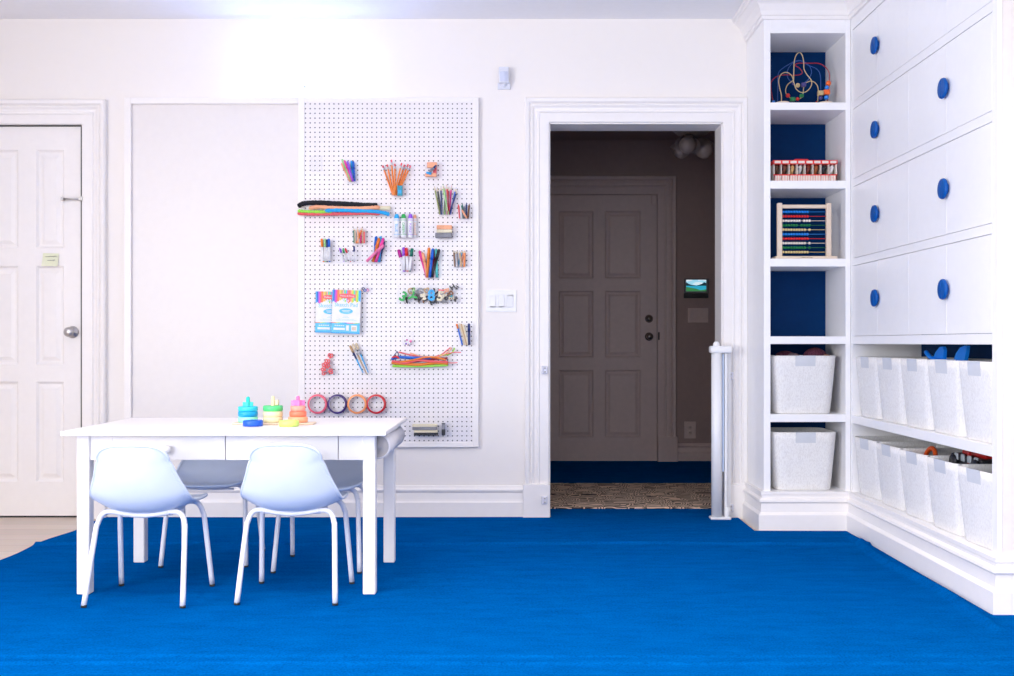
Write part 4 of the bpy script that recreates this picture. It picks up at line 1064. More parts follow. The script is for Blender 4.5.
def batch(rows, kind, cat, where, group, **kw):
    "rows: colour word shown, colour key, base px, top px, position words"
    n = len(rows)
    for i, (cw, ck, x0, y0, x1, y1, pos) in enumerate(rows):
        Yi = 5.5625-.030*(i % 4)/3-.003
        stick(kind, ck, x0, y0, x1, y1, f'{cw} {pos} {where}'.replace('  ', ' '), cat, group, Y0=Yi, **kw)

cup('acrylic_cup', 'empty clear acrylic cup at the upper left of the pegboard', 310.5, 322, 156, 171)
cup('acrylic_cup', 'clear cup of bright gel pens, upper left of the pegboard', 347.5, 357, 167, 183)
batch([('peach', 'peach', 350, 181.5, 341.3, 163, 'pen leaning far left'), ('light green', 'lightgreen', 351.5, 181.5, 341.8, 159, 'pen leaning left behind the peach one'), ('hot pink', 'hotpink', 352.5, 181.5, 344.3, 160.3, 'pen left of centre'),
       ('violet', 'violet', 353, 181.5, 347.4, 161.2, 'pen in the middle'), ('light blue', 'sky', 353.3, 181, 351.2, 160.6, 'upright pen'), ('blue', 'blue', 354.5, 181, 353.3, 161.3, 'pen at the right')],
      'pen', 'pen', 'in the gel pen cup', 'gel pens', w=1.1)
cup('acrylic_cup', 'clear cup fanning out orange pencils near the top of the pegboard', 391.5, 404, 181, 196.5)
batch([('orange', 'orange', 392.8, 195, 382.6, 165.5, 'pencil leaning farthest left'), ('orange', 'orange', 393.3, 195, 387.2, 164.6, 'pencil second from left'), ('orange', 'orange', 394, 195, 391.4, 159.8, 'tallest pencil, nearly upright'),
       ('orange', 'orange', 394, 195.5, 401.6, 163, 'pencil leaning right of centre'), ('orange', 'orange', 394.8, 195.5, 404.6, 164.7, 'pencil third from right'), ('orange', 'orange', 395.6, 195.5, 408.2, 164.2, 'pencil second from right'), ('orange', 'orange', 396.6, 195.5, 410.6, 165.6, 'pencil leaning farthest right'), ('orange', 'orange', 395, 195, 394.8, 163.8, 'short pencil just right of the tallest one')],
      'pencil', 'pencil', 'in the fan of orange pencils', 'orange pencils')
m = MB(cm('teal'), cm('sky')); a = Q(397.3, 195.8, 5.53); b = Q(402.4, 185.5, 5.53); m.box(a.x, b.x, 5.526, 5.536, a.z, b.z, .001); m.m(1).box(a.x+.006, b.x-.006, 5.5252, 5.5262, a.z+.012, a.z+.03); tag(m.build('sharpener_pack'), 'teal pack standing in the cup of orange pencils', 'pack')
# cup with small peach sharpeners
cup('acrylic_cup', 'clear cup of peach and blue sharpeners at the upper right of the pegboard', 425.5, 437.5, 162.5, 179)
SHP = 'sharpeners in the small cup'
for (x0, x1, y0, y1, ck, nm, rot, Yk) in ((427, 437, 162.3, 167.8, 'peach', 'peach block at the top of the sharpener cup', .0, 5.54), (425.2, 436.5, 173.2, 176.8, 'peach', 'peach block at the bottom of the sharpener cup', 0, 5.535), (433, 436.6, 168, 174.5, 'coral', 'small coral block at the right side of the sharpener cup', 0, 5.552)):
    m = MB(cm(ck)); a = Q(x0, y1, Yk); b = Q(x1, y0, Yk); m.box(a.x, b.x, Yk-.007, Yk+.007, a.z, b.z, .002); m.cyl(((a.x+b.x)/2, Yk-.0085, (a.z+b.z)/2), ((a.x+b.x)/2, Yk-.006, (a.z+b.z)/2), .004, seg=10); tag(m.build('sharpener'), nm, 'sharpener', SHP)
stick('pen', 'navy', 428.5, 174, 436.2, 165.2, 'navy blue stub slanting across the sharpener cup', 'pen', None, Y0=5.528)
stick('pen', 'sky', 426.3, 172.6, 431.5, 173.8, 'light blue stub lying in the sharpener cup', 'pen', None, Y0=5.527, w=1.3)
stick('pen', 'grey', 429.6, 171.5, 434, 168.2, 'grey stub in the middle of the sharpener cup', 'pen', None, Y0=5.520, w=1.4)
# tall coloured pencils
cup('acrylic_cup', 'clear cup of tall coloured pencils at the right of the pegboard', 438.5, 450.5, 200, 216)
batch([('olive', 'olive', 440, 214.5, 434.3, 186.2, 'pencil leaning farthest left'), ('black', 'black', 441, 214.5, 437.3, 187, 'pencil second from left'), ('navy', 'navy', 441.6, 214.5, 440.9, 186, 'upright pencil left of centre'), ('light green', 'lightgreen', 448.3, 214.5, 442.6, 184, 'pencil crossing to the right'),
       ('pale green', 'lightgreen', 444.6, 214.5, 443.8, 185.3, 'upright pencil in the middle'), ('white', 'white', 442.4, 214.5, 445.1, 186.6, 'pencil behind the green ones'), ('red', 'red', 449.2, 214.5, 446.6, 184.6, 'pencil right of centre'), ('dark red', 'darkred', 447.4, 214.5, 448.9, 186.3, 'pencil beside the red one'),
       ('hot pink', 'hotpink', 449.4, 214.5, 451.3, 185.2, 'pencil leaning slightly right'), ('blue', 'blue', 450, 214.5, 456.2, 187.4, 'pencil leaning farthest right'), ('dark blue', 'navy', 449, 214.5, 457.4, 189.6, 'short pencil at the far right')],
      'cpencil', 'pencil', 'in the tall pencil cup', 'tall coloured pencils')
cup('acrylic_cup', 'clear cup of stubby crayons beside the tall pencil cup', 459, 469.5, 204, 219.8)
batch([('red', 'coral', 460, 218.5, 458.3, 204.2, 'crayon leaning left'), ('green', 'darkgreen', 461.5, 218.5, 462.3, 203.4, 'crayon at the left'), ('white', 'white', 461.3, 218.5, 460.6, 206, 'crayon behind the red one'), ('peach', 'peach', 466.8, 218.3, 461.6, 209.5, 'crayon slanting across the front'), ('grey', 'grey', 464, 218.5, 464, 206, 'crayon in the middle'),
       ('navy', 'navy', 466, 218.5, 466.6, 202.6, 'crayon, the tallest'), ('brown', 'brown', 467.8, 218.5, 469.4, 203.6, 'crayon leaning right')], 'crayon', 'crayon', 'in the crayon cup under the tall pencils', 'crayons beside the tall pencils')
# pipe cleaners
t = cup('acrylic_tray', 'long clear tray of fuzzy pipe cleaners at the left of the pegboard', 305.5, 393, 211, 216.3, d=.058, cat='tray')
def fuzzy(colr, pts, r, label, seed, Y=5.528, jag=.0028, step=3):
    rnd = random.Random(seed)
    path = smooth_path([Q(x, y, Y) for x, y in pts], 18); r *= 1.3; m = MB(mat('chenille_'+colr, COL[colr] if colr in COL else FZ[colr], .95))
    rr = [max(.0015, r*(min(1, i/4+.35))*(min(1, (len(path)-1-i)/4+.35))+rnd.uniform(-jag, jag)*.5) for i in range(len(path))]
    m.tube(path, rr, 8)
    for i in range(0, len(path)):
        for _ in range(step):
            a_ = rnd.uniform(0, 2*PI); q_ = path[i]+Vector((rnd.uniform(-.004, .004), math.cos(a_)*rr[i]*.7, math.sin(a_)*rr[i]*.85)); e = q_+Vector((rnd.uniform(-.003, .003), math.cos(a_), math.sin(a_)))*jag
            m.cyl(q_, e, .0008, .0003, 3, caps=False)
    return tag(m.build('pipe_cleaner_bundle'), label, 'pipe cleaners', 'pipe cleaner bundles')
fuzzy('black', [(298, 206.5), (303, 203.7), (312, 202.8), (330, 203.2), (350, 204.2), (365, 205.2), (377.5, 205.2)], .0098, 'fuzzy black bundle of pipe cleaners on top in the long tray', 1, Y=5.545)
fuzzy('peach', [(309, 208.3), (318, 207), (335, 208), (352, 208.4), (366, 208.2), (380, 207.2)], .008, 'peach bundle of pipe cleaners under the black one in the long tray', 2, Y=5.532)
fuzzy('cream', [(352, 210.5), (365, 208.6), (378, 208), (391.2, 208.3)], .0085, 'cream bundle of pipe cleaners at the right of the long tray', 3, Y=5.543)
fuzzy('sky', [(325, 210.8), (338, 210.2), (355, 210.8), (372, 211.3), (383, 212.6), (389.5, 214.6)], .0075, 'bright blue bundle of pipe cleaners in the long tray', 4, Y=5.524)
fuzzy('lime', [(297.8, 210.8), (308, 211.6), (320, 211.8), (332, 212)], .006, 'lime green bundle of pipe cleaners sticking out left of the long tray', 5, Y=5.530)
fuzzy('coral', [(297.6, 213.6), (310, 214), (330, 214.0), (350, 213.6), (370, 213.2), (380, 213.8)], .0065, 'coral pink bundle of pipe cleaners at the bottom of the long tray', 6, Y=5.536)
# short pencils
cup('acrylic_cup', 'clear cup of short orange and green pencils above the white marker tray', 353, 365.8, 228, 245)
batch([('green', 'darkgreen', 354.3, 243.3, 353.9, 228, 'pencil at the far left'), ('pale', 'beige', 355.5, 243.3, 355, 229, 'pencil beside the green one'), ('orange', 'orange', 356.4, 243.3, 362.5, 228, 'pencil crossing to the right'), ('light orange', 'peach', 358.4, 243.3, 357.6, 227.6, 'pencil left of centre'), ('orange', 'orange', 361.8, 243.3, 357, 228.6, 'pencil crossing to the left'),
       ('pink', 'hotpink', 360.6, 243.3, 361.2, 227.4, 'pencil, the tallest'), ('brown', 'tan', 363, 243.3, 362.8, 229, 'pencil right of centre'), ('red', 'coral', 364.3, 243.3, 364.2, 229.5, 'pencil at the far right')], 'cpencil', 'pencil', 'in the short pencil cup', 'short pencils')
cup('acrylic_cup', 'clear cup of white markers at the left edge of the pegboard', 320.3, 331.5, 246.5, 263)
batch([('orange capped', 'orange', 323.6, 262, 321.6, 238.6, 'white marker at the left'), ('light green capped', 'lightgreen', 325.6, 262, 324.8, 238.6, 'white marker second from left'), ('black capped', 'navy', 327.4, 262, 327.2, 239.4, 'white marker second from right'), ('blue capped', 'blue', 329.6, 262, 328.8, 238.6, 'white marker at the right')],
      'marker', 'marker', 'in the left edge marker cup', 'white markers at the left edge')
cup('acrylic_tray', 'wide clear tray of thin white markers below the short pencils', 337, 374, 251, 263, cat='tray', d=.052)
batch([('violet tipped', 'violet', 344, 261.5, 339.6, 248, 'thin white marker'), ('green tipped', 'green', 346, 261.5, 343, 248.2, 'thin white marker'), ('red tipped', 'red', 350.6, 261.8, 345.2, 248.2, 'thin white marker'), ('navy tipped', 'navy', 354.2, 261.8, 354.1, 246, 'thin white marker')],
      'marker', 'marker', 'in the wide marker tray', 'thin white markers in the tray', w=.75)
cup('acrylic_cup', 'clear cup of blue and pink markers right of the wide marker tray', 372.5, 381, 246, 263)
batch([('blue', 'blue', 374.5, 262, 376.2, 236.4, 'marker at the left'), ('light blue', 'sky', 379, 262, 380.6, 236.2, 'marker behind the others'), ('orange', 'orange', 372.8, 262, 379.3, 238, 'marker, slanting'), ('magenta', 'hotpink', 375.8, 262, 383.6, 238, 'marker leaning right'), ('dark blue', 'navy', 378.8, 262, 384, 241, 'short marker at the right')],
      'pen', 'marker', 'in the blue and pink marker cup', 'coloured markers', w=1.55)
stick('pen', 'pink', 366.5, 261.5, 384, 244.8, 'pink marker lying diagonally across the front of the blue and pink marker cup', 'marker', None, Y0=5.512, w=1.6, name='pen')
# dot markers
t = cup('acrylic_tray', 'clear shelf holding dot marker bottles and felt erasers', 392.6, 453.5, 226, 238.6, d=.062, cat='tray', lo_front=.0)
for x0, x1, ytop, ck, nm, wd, Yb in ((394, 400, 214, 'sky', 'blue', 'BLUE', 5.532), (401, 406.8, 214, 'green', 'green', 'GREEN', 5.530), (408, 413.4, 214, 'violet', 'purple', 'PURPLE', 5.532), (412.6, 416.6, 214.6, 'peach', 'orange', 'ORANGE', 5.555)):
    cx = (Q(x0, 0).x+Q(x1, 0).x)/2; r = (Q(x1, 0, 5.535).x-Q(x0, 0, 5.535).x)/2*1.02; r = min(r, .0158); z0 = Q(0, 237.8, Yb).z; zc = Q(0, 218.6, Yb).z; zt = Q(0, ytop, Yb).z
    tt = thing('dot_marker', f'white dot marker bottle with {nm} cap on the clear shelf', 'marker', (cx, Yb, z0), 'dot marker bottles')
    m = MB(cm('white'), cm(ck)); m.lathe([(0, 0), (r-.002, 0), (r, .003), (r, zc-z0-.004), (r*.8, zc-z0)], (cx, Yb, z0), 'z', 20)
    m.m(1).lathe([(r*1.01, zc-z0-.010), (r*1.01, zc-z0-.0075)], (cx, Yb, z0), 'z', 20); m.lathe([(r*1.01, .016), (r*1.01, .018)], (cx, Yb, z0), 'z', 20)
    m.text(wd, cx, (z0+zc)/2, .015 if len(wd) > 5 else .019, Yb-r-.0006, rot=PI/2)
    m.build('bottle', tt)
    m = MB(cm(ck)); m.lathe([(r*.86, zc-z0), (r*.84, zc-z0+.006), (r*.66, zt-z0-.004), (r*.4, zt-z0), (0, zt-z0)], (cx, Yb, z0), 'z', 20); m.build('cap', tt)
for x0, x1, y0, y1, ck, nm in ((435.2, 452, 233, 237.8, 'grey', 'dark grey bottom'), (436.8, 452, 229.6, 232.9, 'cream', 'cream middle'), (436.8, 452, 225.3, 229.5, 'peach', 'peach top')):
    a = Q(x0, y1, 5.53); b = Q(x1, y0, 5.53); m = MB(mat('felt_'+ck, COL[ck], .9, var=.15)); m.box(a.x, b.x, 5.518, 5.556, a.z+.0003, b.z, .003, 2); tag(m.build('felt_eraser'), f'{nm} felt block in the small stack right of the dot markers', 'eraser', 'felt blocks')
# marker cup
cup('acrylic_cup', 'clear cup of fat white markers below the dot markers', 400.5, 412.5, 258, 272.5)
batch([('magenta capped', 'magenta', 405, 271.5, 398.4, 249.6, 'white marker leaning left'), ('lilac capped', 'violet', 404, 271.5, 403.8, 247.2, 'white marker behind'), ('red capped', 'red', 408, 271.5, 406.2, 247.6, 'white marker in the middle'), ('dark green capped', 'darkgreen', 409.6, 271.5, 412.2, 248.2, 'white marker leaning right')],
      'marker', 'marker', 'in the fat marker cup', 'fat white markers', w=1.35)
m = MB(cm('hotpink')); a = Q(404, 268, 5.515)
cup('acrylic_cup', 'clear cup of assorted pens below the felt blocks', 425, 438.5, 263, 278.5)
batch([('hot pink', 'hotpink', 427, 277.5, 419.4, 250.6, 'pen leaning farthest left'), ('peach', 'peach', 427.6, 277.5, 422.6, 252.5, 'pen second from left'), ('orange', 'orange', 427.4, 277.5, 429, 247.4, 'pen upright left of centre'), ('blue', 'blue', 429.6, 277.5, 433, 248.4, 'pen in the middle'), ('dark red', 'darkred', 432.5, 277.5, 434, 249.4, 'pen behind the blue one'),
       ('teal', 'aqua', 437, 277.5, 436, 248.6, 'pen at the right'), ('black', 'black', 431.4, 277.5, 439.2, 249, 'pen leaning farthest right')], 'pen', 'pen', 'in the assorted pen cup', 'assorted pens', w=1.5)
cup('acrylic_cup', 'clear cup of chunky pencils at the right edge of the pegboard', 453.8, 465.5, 251, 268)
batch([('brown', 'brown', 455.2, 266.8, 453.8, 250, 'pencil at the left'), ('grey', 'grey', 456.6, 266.8, 457, 250, 'pencil second from left'), ('white', 'silver', 457, 266.8, 455.8, 251.5, 'pencil behind'), ('tan', 'tan', 461.5, 266.8, 459.4, 250.5, 'pencil in the middle'), ('light blue', 'lightblue', 457.2, 266.8, 462.6, 250, 'pencil slanting right'), ('peach', 'peach', 460.6, 266.8, 464.2, 250.6, 'pencil slanting at the right'), ('orange', 'orange', 464.2, 266.8, 464.8, 250.4, 'pencil at the far right')],
      'cpencil', 'pencil', 'in the chunky pencil cup', 'chunky pencils', w=1.25)
# letters tray
cup('acrylic_tray', 'clear tray of painted wooden letters and numbers', 398.2, 459, 285, 302, d=.056, cat='tray')
def glyph(ch, ck, cx, cy, size, label, Y, rot=0, colr=None):
    m = MB(cm(ck, .5)); p = Q(cx, cy, Y); m.text(ch, p.x, p.z, size*1.15, Y, depth=.007, rot=rot, bold=.035); return tag(m.build('wooden_letter'), label, 'letter', 'wooden letters and numbers in the tray')
glyph('3', 'green', 403.2, 297, .062, 'green number 3 lying at the left of the letter tray', 5.522, rot=.5)
glyph('Y', 'green', 411.5, 297, .054, 'green letter Y beside the green number 3', 5.528, rot=1.1)
m = MB(cm('cream', .6)); p = Q(423.8, 296.3, 5.522); s_ = .020
m.prism([(p.x+a_*s_, p.z+b_*s_) for a_, b_ in ((-1, .5), (-.1, .75), (.1, 1.1), (.75, .25), (.35, .2), (.7, -.7), (.3, -1.0), (-.55, -.9), (-.1, -.3), (-.9, -.2))], 5.519, 5.526); tag(m.build('wooden_arrow'), 'cream wooden arrow shape in the middle of the letter tray', 'letter', 'wooden letters and numbers in the tray')
glyph('8', 'sky', 431.4, 295.8, .068, 'bright blue number 8 in the middle of the letter tray', 5.520)
glyph('5', 'cream', 440.3, 296.6, .060, 'cream number 5 right of the blue number 8', 5.520, rot=.12)
glyph('r', 'cream', 444.4, 296, .046, 'cream letter right of the cream number 5', 5.526, rot=.2)
glyph('C', 'tan', 410.3, 291, .038, 'tan letter C at the back of the letter tray', 5.545, rot=.2)
glyph('F', 'lightgreen', 413.8, 291, .038, 'pale green letter F at the back of the letter tray', 5.545, rot=-.3)
glyph('G', 'grey', 420, 291.2, .040, 'grey letter G at the back of the letter tray', 5.546, rot=.4)
glyph('D', 'tan', 426.5, 290.6, .034, 'tan letter D behind the blue number 8', 5.548, rot=1.2)
glyph('R', 'peach', 446, 290.8, .036, 'peach letter R on top at the right of the letter tray', 5.545, rot=1.3)
glyph('L', 'coral', 441, 291, .034, 'coral letter L on top of the letter tray', 5.543, rot=1.7)
glyph('H', 'black', 452.8, 287.4, .034, 'black letter H sticking up at the right of the letter tray', 5.540, rot=-.6)
glyph('T', 'black', 456.6, 288.2, .026, 'black letter T sticking up at the right end of the letter tray', 5.530, rot=.5)
glyph('E', 'beige', 451, 298, .032, 'beige letter E at the lower right of the letter tray', 5.520, rot=1.5)
glyph('M', 'black', 417.6, 298.6, .038, 'black letter M at the bottom left of the letter tray', 5.534, rot=.4)
glyph('B', 'black', 425.5, 298.6, .040, 'black letter B behind the cream arrow', 5.537, rot=1.3)
glyph('K', 'black', 436.8, 299, .042, 'black letter K between the blue 8 and the cream 5', 5.537, rot=.9)
glyph('S', 'black', 447.5, 298, .044, 'black letter S at the bottom right of the letter tray', 5.534, rot=1.2)
glyph('N', 'black', 453.6, 299, .036, 'black letter N at the far lower right of the letter tray', 5.538, rot=.2)
for k_, (c_, x_, y_, r_) in enumerate((('X', 406, 299, .5), ('Z', 414.5, 293.6, 1.3), ('W', 421.5, 299.6, .1), ('Q', 432.5, 300, .8), ('U', 443, 300, 1.5), ('P', 449.8, 294.5, .7), ('V', 434.8, 293.2, .5))):
    glyph(c_, ['black', 'grey', 'brown'][k_ % 3], x_, y_, .046, f'dark wooden letter {c_} jumbled at the back of the letter tray', 5.552, rot=r_)
glyph('A', 'teal', 451.4, 296.4, .018, 'small teal letter A at the right of the letter tray', 5.517, rot=.3)
# sketch pads
def pad(x0, x1, y0, y1, Y, tilt, label, seed, cut=None):
    a = Q(x0, y1, Y); b = Q(x1, y0, Y); w_ = b.x-a.x; h_ = b.z-a.z
    o0 = Vector(((a.x+b.x)/2, Y, a.z)); t = thing('sketch_pad', label, 'sketch pad', o0, 'sketch pads on the pegboard'); t.rotation_euler = (0, tilt, 0)
    def L(u, v, dy=0): return (o0.x-w_/2+w_*u, Y-dy, o0.z+h_*v)
    cl = [cm('white'), cm('sky'), cm('violet'), cm('hotpink'), cm('coral'), cm('orange'), cm('peach'), cm('tan'), cm('yellow'), cm('aqua'), cm('lime'), mat('print_light_blue', (.12, .58, .88), .5), cm('blue')]
    m = MB(*cl); m.m(0).box(o0.x-w_/2, o0.x+w_/2, Y, Y+.010, o0.z, o0.z+h_)
    def rect(mi, u0, u1, v0, v1, dy): m.mi = mi; m.quad(L(u0, v0, dy), L(u1, v0, dy), L(u1, v1, dy), L(u0, v1, dy))
    st = [1, 12, 2, 3, 4, 5, 6, 8, 7, 6, 9, 10, 1, 3, 5, 4, 6, 8, 10, 9, 7, 8, 10, 1, 1]
    for k, c_ in enumerate(st):
        lo = .72+.02*math.sin(k*1.7)+(.05 if 5 < k < 11 else 0)+(.02 if k > 17 else 0); rect(c_, k/len(st), (k+1)/len(st), lo, 1, .0004)
    m.mi = 4; cx, cz = .52, .865
    m._f([m.bm.verts.new(L(cx+.31*math.cos(2*PI*k/24)*(1 if abs(math.cos(2*PI*k/24)) < .9 else .95), cz+.055*math.copysign(abs(math.sin(2*PI*k/24))**.6, math.sin(2*PI*k/24)), .0008)) for k in range(24)])
    m.mi = 0; m.text('Melissa & Doug', o0.x+.02*w_, o0.z+h_*cz, w_*.076, Y-.0012, depth=.0004)
    m.mi = 0; m.text('My', o0.x-w_*.02, o0.z+h_*.76, w_*.20, Y-.0012, depth=.0004)
    m.mi = 11; m.text('Sketch Pad', o0.x+w_*.0, o0.z+h_*.655, w_*.185, Y-.0008, depth=.0006)
    m.mi = 11; m._f([m.bm.verts.new(L(.5+.24*math.cos(2*PI*k/28), .515+.065*math.sin(2*PI*k/28), .0006)) for k in range(28)])
    for v_, hw_ in ((.53, .15), (.50, .12)): rect(0, .5-hw_, .5+hw_, v_-.006, v_+.006, .001)
    for v_, u0, u1 in ((.40, .42, .58), (.37, .38, .62), (.33, .25, .78), (.305, .15, .88)): rect(11, u0, u1, v_-.0025, v_+.0025, .0005)
    for k, c_ in enumerate([4, 5, 8, 10, 9, 1, 12, 3, 4, 5, 8, 10, 9]): rect(c_, k/13, (k+1)/13, .235, .25, .0006)
    rect(11, 0, 1, .0, .235, .0004); rect(1, 0, 1, 0, .03, .0006)
    rect(0, .08, .48, .08, .13, .0008); rect(0, .52, .62, .07, .19, .0008); rect(0, .70, .90, .06, .19, .0008)
    for k in range(9): rect(7, .73+.016*k, .738+.016*k, .08, .16, .0012)
    for k in range(5): rect(0, .12+.07*k, .17+.07*k, .17, .19, .0008)
    m.build('cover', t)
    m = MB(cm('grey'))
    for k in range(26):
        z_ = o0.z+h_*(.02+.96*k/25); pts = [(o0.x-w_/2+.004*math.cos(a_)-.001, Y+.005+.009*math.sin(a_), z_) for a_ in [2*PI*q_/8 for q_ in range(8)]]
        m.tube(pts, .0008, 4, closed=True)
    tag(m.build('spiral_binding', t), 'dark spiral binding')
    m = MB(cm('white')); 
    return t
pad(315, 345.5, 291.6, 332.8, 5.548, .02, 'sketch pad tucked behind at the left, its right half hidden', 1)
pad(331, 359.5, 290, 333.6, 5.526, .035, 'front sketch pad with rainbow striped top hanging on the pegboard', 2)
m = MB(ACR); a = W(314, 335, YI); b = W(361, 333.8, YI); m.box(a[0], b[0], 5.510, YP-.0006, a[1], b[1]); m.box(a[0], b[0], 5.510, 5.512, b[1], b[1]+.02); tag(m.build('acrylic_ledge'), 'thin clear ledge under the two sketch pads', 'ledge')
# small bits
cup('acrylic_cup', 'small clear cup with navy and pink bits right of the sketch pads', 360.2, 368, 278.5, 292)
for k, (x_, y_, ck, nm) in enumerate(((363.3, 288.6, 'navy', 'navy clip curled up'), (364.8, 290.2, 'blue', 'blue clip lowest'), (367, 290, 'pink', 'pink clip at the right'), (361.2, 290.6, 'peach', 'tiny peach clip at the left'))):
    p = Q(x_, y_, 5.54); m = MB(cm(ck)); rr = .007 if k < 3 else .0035
    m.tube([(p.x+rr*math.cos(a_), 5.535+.006*k, p.z+rr*.8*math.sin(a_)) for a_ in [2*PI*i/12 for i in range(12)]], .0022, 6, closed=True); tag(m.build('clip', merge=.00001), f'{nm} in the small cup right of the sketch pads', 'clip', 'small clips')
cup('acrylic_cup', 'small clear cup with purple and pink gems above the coloured laces', 402.5, 413.5, 331.5, 346)
for k, (x_, y_, ck, r_) in enumerate(((407, 340, 'magenta', .005), (406, 343.8, 'purple', .0055), (410.5, 341.3, 'pink', .0075), (411, 344, 'silver', .005), (408, 345, 'darkred', .004))):
    p = Q(x_, y_, 5.535); m = MB(cm(ck)); m.ball((p.x, 5.53+.007*(k % 3), p.z), r_, 8, 5); tag(m.build('bead'), f'{["magenta", "purple", "pink", "silver", "dark red"][k]} gem in the small cup above the coloured laces', 'bead', 'small gems')
# craft sticks
cup('acrylic_cup', 'clear cup of craft sticks at the right edge beside the coloured laces', 460.5, 472, 332, 346.5)
batch([('orange tipped blue', 'blue', 462.4, 345, 457, 324.5, 'stick leaning farthest left'), ('beige', 'beige', 466, 345, 459.2, 323.4, 'craft stick leaning left'), ('tan', 'tan', 467, 345, 461.2, 323.8, 'craft stick second from left'), ('pale', 'cream', 468.2, 345, 463, 324.2, 'craft stick in the middle'), ('beige', 'beige', 464, 345, 464.5, 325, 'upright craft stick behind')], 'plank', 'craft stick', 'in the craft stick cup', 'craft sticks')
stick('pen', 'orange', 457.9, 328.5, 456.6, 323.8, 'short orange stub at the left of the craft stick cup', 'craft stick', None, Y0=5.545)
stick('pen', 'navy', 469, 345, 468.9, 323.4, 'upright dark blue pen at the right of the craft stick cup', 'pen', None, Y0=5.53, w=1.3)
# scissors
cup('acrylic_cup', 'clear cup of red handled scissors at the lower left of the pegboard', 321.5, 332.5, 362, 374.5)
def scissors(px, py, ang, Y, label):
    p = Q(px, py, Y); t = thing('scissors', label, 'scissors', p, 'red handled scissors')
    R_ = lambda x, z: (p.x+x*math.cos(ang)+z*math.sin(ang), Y, p.z-x*math.sin(ang)+z*math.cos(ang))
    for sx_ in (-1, 1):
        m = MB(cm('coral')); pts = [R_(sx_*(.0066+.0056*math.cos(a_)), .010+.0085*math.sin(a_)) for a_ in [2*PI*k/14 for k in range(14)]]; m.tube(pts, .0032, 6, closed=True)
        m.tube([R_(sx_*.005, .005), R_(0, -.008)], .0026, 6); tag(m.build('handle', t), 'coral red handle')
        m = MB(FER); q0, q1 = R_(-sx_*.001, -.006), R_(sx_*.003, -.034); m.cyl(q0, q1, .0025, .0008, 5); m.build('blade', t)
scissors(325.5, 366, -.6, 5.548, 'red handled scissors leaning left in the scissors cup, highest on the left')
scissors(327.3, 363, .1, 5.540, 'red handled scissors standing upright in the middle of the scissors cup')
scissors(330.2, 357.2, .15, 5.553, 'red handled scissors standing tallest at the right of the scissors cup')
scissors(324.8, 370, -.9, 5.531, 'red handled scissors low at the left of the scissors cup')
scissors(329.0, 371.5, 1.5, 5.527, 'red handled scissors lying across the bottom of the scissors cup')
scissors(327.8, 367.5, -.25, 5.535, 'red handled scissors in the middle of the crowded scissors cup')
scissors(325.6, 372.6, -1.5, 5.543, 'red handled scissors at the bottom left of the scissors cup')
# paintbrushes
cup('acrylic_cup', 'narrow clear cup holding three paintbrushes', 361.3, 369.5, 364, 375)
stick('brushdark', 'sky', 363.2, 373, 349.8, 345.5, 'paintbrush at the left of the brush cup, blue handle end', 'paintbrush', 'paintbrushes', Y0=5.54, w=1.25)
stick('brush', 'tan', 366.6, 374, 352.6, 343.6, 'paintbrush with tan handle in the middle of the brush cup', 'paintbrush', 'paintbrushes', Y0=5.532, w=1.25)
stick('brush', 'sky', 368.4, 372.6, 355.9, 343, 'paintbrush with bright blue handle at the right of the brush cup', 'paintbrush', 'paintbrushes', Y0=5.546, w=1.2)
# laces
cup('acrylic_tray', 'clear tray of bright flat laces in the lower middle of the pegboard', 391, 449, 357.5, 368, d=.05, cat='tray')
def lace(ck, pts, r, label, Y):
    m = MB(cm(ck, .6)); P_ = smooth_path([Q(x, y, Y) for x, y in pts], 8); m.tube(P_, r, 8); return tag(m.build('lace_bundle'), label, 'laces', 'bright laces')
lace('lime', [(392.5, 366), (405, 366.2), (430, 366), (448, 365)], .0068, 'lime green laces at the bottom of the lace tray', 5.530)
lace('orange', [(391.5, 362.8), (405, 364), (420, 364.6), (435, 363), (448, 363.5)], .0072, 'orange laces low in the lace tray', 5.524)
lace('coral', [(392, 361), (405, 363), (418, 360.4), (432, 361.5), (448, 362)], .006, 'coral laces crossing the front of the lace tray', 5.519)
lace('blue', [(391.5, 359.2), (398, 357.2), (410, 357.8), (420, 358), (431, 357.8)], .0078, 'blue laces on top at the left of the lace tray', 5.527)
lace('darkred', [(396, 361.6), (415, 361.5), (430, 359.4), (447.5, 358.2)], .006, 'dark red laces in the middle of the lace tray', 5.543)
lace('coral', [(398.6, 352), (406, 354), (418, 356.2), (432, 357)], .0036, 'coral lace arching over the top left of the lace tray', 5.540)
lace('peach', [(410, 353), (420, 356), (433, 357.2), (441, 355.8), (448, 352), (452, 347.8)], .003, 'peach lace rising to the upper right of the lace tray', 5.533)
lace('coral', [(432, 357.6), (441, 354.6), (446, 351), (450.5, 347.4)], .0028, 'coral lace end sticking up at the right of the lace tray', 5.548)
lace('lime', [(440, 355.2), (448, 354.6), (452.5, 352), (454.6, 347.8)], .0036, 'lime green lace loop sticking up at the right of the lace tray', 5.54)
lace('coral', [(446, 354.2), (454, 352.4), (461, 352.4)], .0024, 'thin coral lace end pointing right above the lace tray', 5.53)
lace('coral', [(447, 362.6), (452, 363), (457.5, 362.6)], .0024, 'thin coral lace end pointing right beside the lace tray', 5.522)
lace('orange', [(400, 362), (412, 360.2), (424, 357.6), (434, 357.2), (446, 360)], .0045, 'orange lace weaving over the lace tray', 5.514)
lace('navy', [(393, 357), (396, 353), (397, 351.6), (398.5, 354.5), (397, 358)], .0026, 'navy lace loop at the left end of the lace tray', 5.518)
lace('red', [(392, 357.5), (396, 356.6), (399, 358.2)], .0045, 'short red lace end under the navy loop of the lace tray', 5.513)
